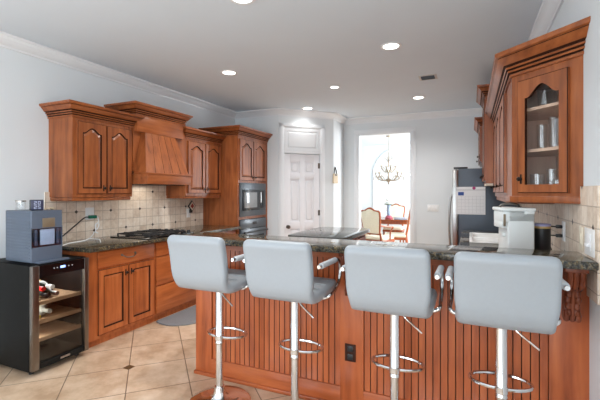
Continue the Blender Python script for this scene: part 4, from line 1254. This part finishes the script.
cn = thing('canister', 'black cylindrical canister with a steel rim beside the tall pale appliance', 'canister', (0.412, 2.86, 0.911))
m = MB(); m.lathe([(0, 0.0), (0.046, 0), (0.048, 0.004), (0.048, 0.255), (0.044, 0.257), (0, 0.257)], (0, 0, 0), 24); m.build('body', 'black', cn, world=False)
m = MB(); m.lathe([(0.0485, 0.255), (0.049, 0.268), (0.046, 0.27), (0.044, 0.258)], (0, 0, 0), 24); m.build('steel_rim', 'gold_foil', cn, world=False)
m = MB(); m.lathe([(0.0485, 0.268), (0.05, 0.28), (0.046, 0.284), (0, 0.284)], (0, 0, 0), 24); m.build('lid', 'lavender', cn, world=False)

# right wall outlets and switches
XE = XR - 0.012
def plate(name, label, cat, y0, y1, z0, z1, mat, kids, group=None):
    t = thing(name, label, cat, (XE, (y0 + y1) / 2, z0), 0, group)
    m = MB(); m.box(XE - 0.006, XE - 0.0003, y0, y1, z0, z1, 0.003); m.build('cover_plate', mat, t)
    for (nm, a, b, c, d, mt, out_) in kids:
        m = MB(); m.box(XE - out_, XE - 0.005, a, b, c, d, 0.003); m.build(nm, mt, t)
    return t
plate('wall_outlet', 'white outlet with two black plugs beside the canister', 'outlet', 2.86, 2.945, 1.085, 1.21, 'white_plastic', [('socket', 2.885, 2.92, 1.10, 1.14, 'white_plastic', 0.009), ('socket', 2.885, 2.92, 1.155, 1.195, 'white_plastic', 0.009)])
plate('light_switch', 'cream switch plate between the outlet and white dimmer', 'switch', 2.435, 2.51, 1.085, 1.21, 'cream_plastic', [('rocker', 2.46, 2.485, 1.12, 1.175, 'cream_plastic', 0.01)])
plate('light_switch', 'white dimmer plate nearest the end of the tiled wall', 'switch', 2.235, 2.40, 1.08, 1.215, 'white_plastic', [('slider', 2.295, 2.335, 1.125, 1.14, 'paper', 0.022), ('paddle', 2.28, 2.35, 1.105, 1.19, 'paper', 0.009)])
for z, lb in ((1.175, 'upper'), (1.118, 'lower')):
    t = thing('power_plug', 'black plug in the %s socket beside the canister' % lb, 'plug', (XE - 0.01, 2.90, z - 0.01))
    m = MB(); m.box(XE - 0.045, XE - 0.0095, 2.89, 2.915, z - 0.011, z + 0.011, 0.005); m.build('plug_body', 'black', t)
    m = MB()
    m.tube(catmull([(XE - 0.045, 2.902, z), (XE - 0.085, 2.905, z - 0.002), (XE - 0.10, 2.91 + (0.02 if z < 1.15 else 0), z - 0.03), (XE - 0.09, 2.89 + (0.04 if z < 1.15 else 0), z - 0.08), (XE - 0.06, 2.88 + (0.05 if z < 1.15 else 0), 0.98), (XE - 0.05, 2.9 + (0.05 if z < 1.15 else 0), 0.917)], 6), 0.004, 8)
    m.build('cord', 'black', t)
# back wall triple switch
t = thing('light_switch', 'white triple switch plate on the far wall by the doorway', 'switch', (-0.585, 6.85, 1.07))
m = MB(); m.box(-0.675, -0.495, 6.843, 6.8497, 1.065, 1.18, 0.003); m.build('cover_plate', 'white_plastic', t)
for i in range(3):
    m = MB(); m.box(-0.652 + i * 0.052, -0.622 + i * 0.052, 6.838, 6.844, 1.09, 1.155, 0.002); m.build('rocker', 'white_plastic', t)
# tote-shaped hanging on the jog wall
t = thing('hanging_plaque', 'small tan bag-shaped plaque hanging by a dark strap near the pantry door', 'wall hanging', (-2.14, 6.3, 1.55))
m = MB(); m.prism([(6.20, 1.545), (6.44, 1.545), (6.42, 1.71), (6.22, 1.71)], 0, 0.02, T=Matrix(((0, 0, 1, -2.149), (1, 0, 0, 0), (0, 1, 0, 0), (0, 0, 0, 1)))); m.build('plaque', 'tan', t)
m = MB(); m.tube(catmull([(-2.135, 6.24, 1.70), (-2.138, 6.27, 1.77), (-2.142, 6.315, 1.82), (-2.138, 6.36, 1.77), (-2.135, 6.39, 1.70)], 5), 0.009, 8); m.build('strap', 'strap', t)
m = MB(); m.lathe([(0.01, 0), (0.012, 0.012), (0, 0.016)], seg=10, T=Matrix.Translation((-2.15, 6.315, 1.82)) @ Matrix.Rotation(pi / 2, 4, 'Y')); m.build('hook', 'black', t)
m = MB(); m.box(-2.1295, -2.1275, 6.27, 6.38, 1.675, 1.70); m.build('dark_band', 'strap', t)

# ------------------------------------------------------------------ ceiling fittings
def can(label, x, y, r=0.085, k=1.0):
    t = thing('recessed_light', label, 'ceiling light', (x, y, H), 0, 'recessed ceiling lights')
    m = MB(); m.lathe([(r * 0.82, -0.003), (r * 0.86, -0.007), (r * 1.12, -0.006), (r * 1.15, -0.001)], (0, 0, 0), 28); m.build('trim_ring', 'trim', t, world=False)
    m = MB(); m.lathe([(0, -0.0035), (r * 0.84, -0.003)], (0, 0, 0), 28); m.build('lens', 'bulb', t, world=False)
    d = bpy.data.lights.new('lamp', 'SPOT'); d.energy = CAN_POWER * 3 * k * (r / 0.085); d.spot_size = radians(150); d.spot_blend = 0.8; d.shadow_soft_size = 0.07; d.color = (1, 0.975, 0.945)
    o = bpy.data.objects.new('lamp', d); o.location = (0, 0, -0.02); o.parent = t; COL.objects.link(o)
can('recessed ceiling light at the top edge above the bar front', -1.447, 2.27)
can('recessed ceiling light in front of the range hood', -2.489, 3.636)
can('recessed ceiling light close to the viewer side of the air vent', -0.674, 3.582)
can('smaller recessed ceiling light over the island', -1.598, 4.686, 0.06)
can('recessed ceiling light shining on the pantry door wall', -2.40, 5.70, k=0.13)
can('recessed ceiling light near the far wall beyond the air vent', -0.683, 5.692)
t = thing('ceiling_vent', 'small white ceiling air vent with dark slots', 'vent', (-0.46, 4.72, H))
m = MB(); m.box(-0.56, -0.36, 4.62, 4.82, H - 0.008, H - 0.0005, 0.003); m.build('frame', simple('vent_frame', srgb(205, 203, 200), 0.6), t)
m = MB(); m.box(-0.535, -0.385, 4.65, 4.79, H - 0.0095, H - 0.007); m.build('backing', 'iron', t)
m = MB()
for i in range(5): m.box(-0.535, -0.385, 4.66 + i * 0.028, 4.668 + i * 0.028, H - 0.014, H - 0.008)
m.build('louvres', 'oven_grey', t)

# ------------------------------------------------------------------ dining room
tb = thing('dining_table', 'oval cherry dining table in the room beyond the doorway', 'table', (-1.72, 9.45, 0))
TX, TY, TRX, TRY = -1.72, 9.45, 0.78, 0.58
ov_ = [(TX + TRX * cos(a), TY + TRY * sin(a)) for a in [2 * pi * k / 40 for k in range(40)]]
m = MB(); m.prism(ov_, 0.735, 0.76, bev=0.008); m.build('tabletop', 'polished_wood', tb)
m = MB(); m.prism([(TX + (p[0] - TX) * 0.9, TY + (p[1] - TY) * 0.88) for p in ov_], 0.655, 0.735); m.build('apron', 'chair_wood', tb)
for sx in (-1, 1):
    for sy in (-1, 1):
        m = MB(); m.lathe([(0.02, 0), (0.03, 0.05), (0.022, 0.15), (0.035, 0.5), (0.045, 0.6), (0.04, 0.66)], (TX + sx * 0.55, TY + sy * 0.33, 0), 12); m.build('leg', 'chair_wood', tb)
for lb, x, y in (('pale place setting on the table toward the doorway', -1.5, 9.15), ('pale place setting on the table before the far chair', -1.6, 9.62)):
    m = MB(); m.lathe([(0, 0.001), (0.14, 0.001), (0.15, 0.008), (0.145, 0.01), (0.1, 0.004), (0, 0.004)], (x, y, 0.76), 24); tag(m.build('dinner_plate', 'blue_vase'), lb, 'plate')
vs = thing('flower_vase', 'tall slim vase of white flowers on the dining table', 'vase', (-1.78, 9.25, 0.76))
m = MB(); m.lathe([(0, 0), (0.09, 0), (0.095, 0.02), (0.07, 0.06), (0.05, 0.08), (0, 0.085)], (-1.78, 9.2, 0.76), 18); m.build('rose_foot', 'rose', vs)
m = MB(); m.lathe([(0.035, 0.08), (0.05, 0.14), (0.042, 0.24), (0.045, 0.31), (0.06, 0.35), (0.055, 0.35), (0.03, 0.3)], (-1.78, 9.2, 0.76), 18); m.build('vase_body', 'blue_vase', vs)
m = MB()
for k in range(16):
    a = k * 2.4; r = 0.085 * math.sqrt((k + 0.5) / 16)
    m.sphere((-1.78 + r * cos(a), 9.2 + r * sin(a), 1.17 + 0.05 * cos(k * 1.7)), 0.032, (1, 1, 0.8), u=8, v=6)
m.build('blossoms', 'petal', vs)
m = MB()
for k in range(9):
    a = k * 0.7; m.sphere((-1.78 + 0.08 * cos(a), 9.2 + 0.08 * sin(a), 1.105), 0.035, (1, 1, 0.35), u=8, v=5)
m.build('leaves', 'leaf', vs)


def dining_chair(label, loc, rotz, arms):
    t = thing('dining_chair', label, 'chair', (0, 0, 0), 0, 'cream upholstered dining chairs')
    # local: faces +Y
    m = MB(); m.box(-0.24, 0.24, -0.22, 0.24, 0.41, 0.48, 0.03, seg=3); m.build('seat', 'cream_fabric', t, world=False)
    m = MB(); m.box(-0.245, 0.245, -0.225, 0.245, 0.36, 0.415, 0.008); m.build('seat_rail', 'chair_wood', t, world=False)
    # arched backrest, leaning back
    N = 16
    def outline(w, z0, z1, hump):
        pts = [(-w * 0.82, z0), (-w * 0.9, z0 + 0.15), (-w, z1 - 0.14), (-w, z1 - 0.06)]
        for i in range(N + 1):
            s = -0.92 + 1.84 * i / N; pts.append((w * s, z1 - 0.035 + hump * (0.5 + 0.5 * cos(pi * min(1, abs(s) / 0.7)))))
        pts += [(w, z1 - 0.06), (w, z1 - 0.14), (w * 0.9, z0 + 0.15), (w * 0.82, z0)]
        return pts
    TB = Matrix.Translation((0, -0.235, 0)) @ Matrix(((1, 0, 0, 0), (0, -0.16, 1, 0.08), (0, 1, 0, 0), (0, 0, 0, 1)))
    fr_pts = outline(0.225, 0.54, 1.04, 0.06)
    m = MB(); m.tube([TB @ Vector((p[0], p[1], 0)) for p in fr_pts], 0.021, 8, closed=True); bk = m.build('back_frame', 'chair_wood', t, world=False)
    m = MB(); m.prism(outline(0.212, 0.55, 1.03, 0.058), -0.02, 0.025, T=TB, bev=0.012); m.build('back_cushion', 'cream_fabric', t, world=False)
    for sx in (-1, 1):
        m = MB(); m.tube(catmull([(sx * 0.2, -0.32, 0.002), (sx * 0.205, -0.25, 0.2), (sx * 0.2, -0.22, 0.42), (sx * 0.19, -0.24, 0.56)], 4), 0.021, 8); m.build('leg', 'chair_wood', t, world=False)
        m = MB(); m.tube(catmull([(sx * 0.215, 0.21, 0.002), (sx * 0.20, 0.2, 0.1), (sx * 0.215, 0.215, 0.28), (sx * 0.21, 0.2, 0.42)], 4), [0.016 + 0.012 * k / 12 for k in range(13)], 8); m.build('leg', 'chair_wood', t, world=False)
        if arms:
            m = MB(); m.tube(catmull([(sx * 0.215, -0.27, 0.72), (sx * 0.25, -0.1, 0.69), (sx * 0.275, 0.06, 0.68), (sx * 0.275, 0.11, 0.66), (sx * 0.25, 0.06, 0.58), (sx * 0.245, 0.05, 0.42)], 5), 0.017, 8); m.build('armrest', 'chair_wood', t, world=False)
    t.location = loc; t.rotation_euler = (0, 0, rotz)
    return t
a1 = dining_chair('cream-backed dining armchair with its back to the kitchen doorway', (-1.77, 8.03, 0), radians(-20), True)
a2 = dining_chair('cream dining chair on the far side of the table facing the kitchen', (-1.86, 10.28, 0), radians(180), False)
dup(a2, (-1.52, 8.66, 0), radians(97), 'cream dining chair seen side-on at the doorway jamb')
dup(a2, (-2.16, 8.78, 0), radians(-58), 'cream dining chair half hidden behind the armchair')

CHX, CHY = -1.80, 9.25
ch = thing('chandelier', 'bronze two-tier candle chandelier hanging in the dining room', 'chandelier', (CHX, CHY, 1.55))
m = MB(); m.tube([(CHX, CHY, 2.15), (CHX, CHY, H - 0.03)], 0.006, 8); m.build('chain', 'chandelier', ch)
m = MB(); m.lathe([(0.06, 0), (0.05, -0.03), (0, -0.035)], (CHX, CHY, H - 0.001), 16); m.build('canopy', 'chandelier', ch)
m = MB(); m.lathe([(0, 1.57), (0.02, 1.6), (0.012, 1.63), (0.06, 1.66), (0.075, 1.69), (0.02, 1.72), (0.015, 1.85), (0.03, 1.89), (0.014, 1.93), (0.012, 2.1), (0.025, 2.13), (0, 2.16)], (CHX, CHY, 0), 14)
for k in range(4):
    a = k * pi / 2 + 0.4
    m.tube(catmull([(CHX, CHY, 2.12), (CHX + 0.05 * cos(a), CHY + 0.05 * sin(a), 2.17), (CHX + 0.09 * cos(a), CHY + 0.09 * sin(a), 2.2), (CHX + 0.07 * cos(a), CHY + 0.07 * sin(a), 2.24)], 4), 0.006, 6)
m.build('stem', 'chandelier', ch)
for n_, R_, z0, z1, ph in ((8, 0.30, 1.68, 1.86, 0.2), (4, 0.17, 1.88, 2.02, 0.5)):
    for k in range(n_):
        a = ph + 2 * pi * k / n_; c_, s_ = cos(a), sin(a)
        P = lambda r, z: (CHX + r * c_, CHY + r * s_, z)
        m = MB(); m.tube(catmull([P(0.03, z0), P(R_ * 0.5, z0 - 0.01), P(R_ * 0.85, z0 + 0.05), P(R_, z1 - 0.04), P(R_, z1 - 0.01)], 4), 0.010, 6)
        m.tube(catmull([P(R_ * 0.4, z0), P(R_ * 0.62, z0 + 0.09), P(R_ * 0.8, z0 + 0.1), P(R_ * 0.75, z0 + 0.05)], 4), 0.006, 6)
        m.tube(catmull([P(R_ * 0.9, z0 + 0.08), P(R_ * 1.12, z0 + 0.07), P(R_ * 1.17, z0 + 0.02), P(R_ * 1.08, z0 + 0.01)], 4), 0.006, 6)
        m.lathe([(0.01, 0), (0.035, 0.012), (0.03, 0.016), (0, 0.012)], P(R_, z1 - 0.02), 10)
        arm = m.build('arm', 'chandelier', ch)
        m = MB(); m.lathe([(0.011, 0), (0.011, 0.06), (0, 0.06)], P(R_, z1 - 0.006), 8); m.build('candle_sleeve', 'candle', arm)
        m = MB(); m.lathe([(0.004, 0.06), (0.014, 0.075), (0.01, 0.1), (0, 0.115)], P(R_, z1 - 0.006), 8); m.build('bulb', 'flame', arm)
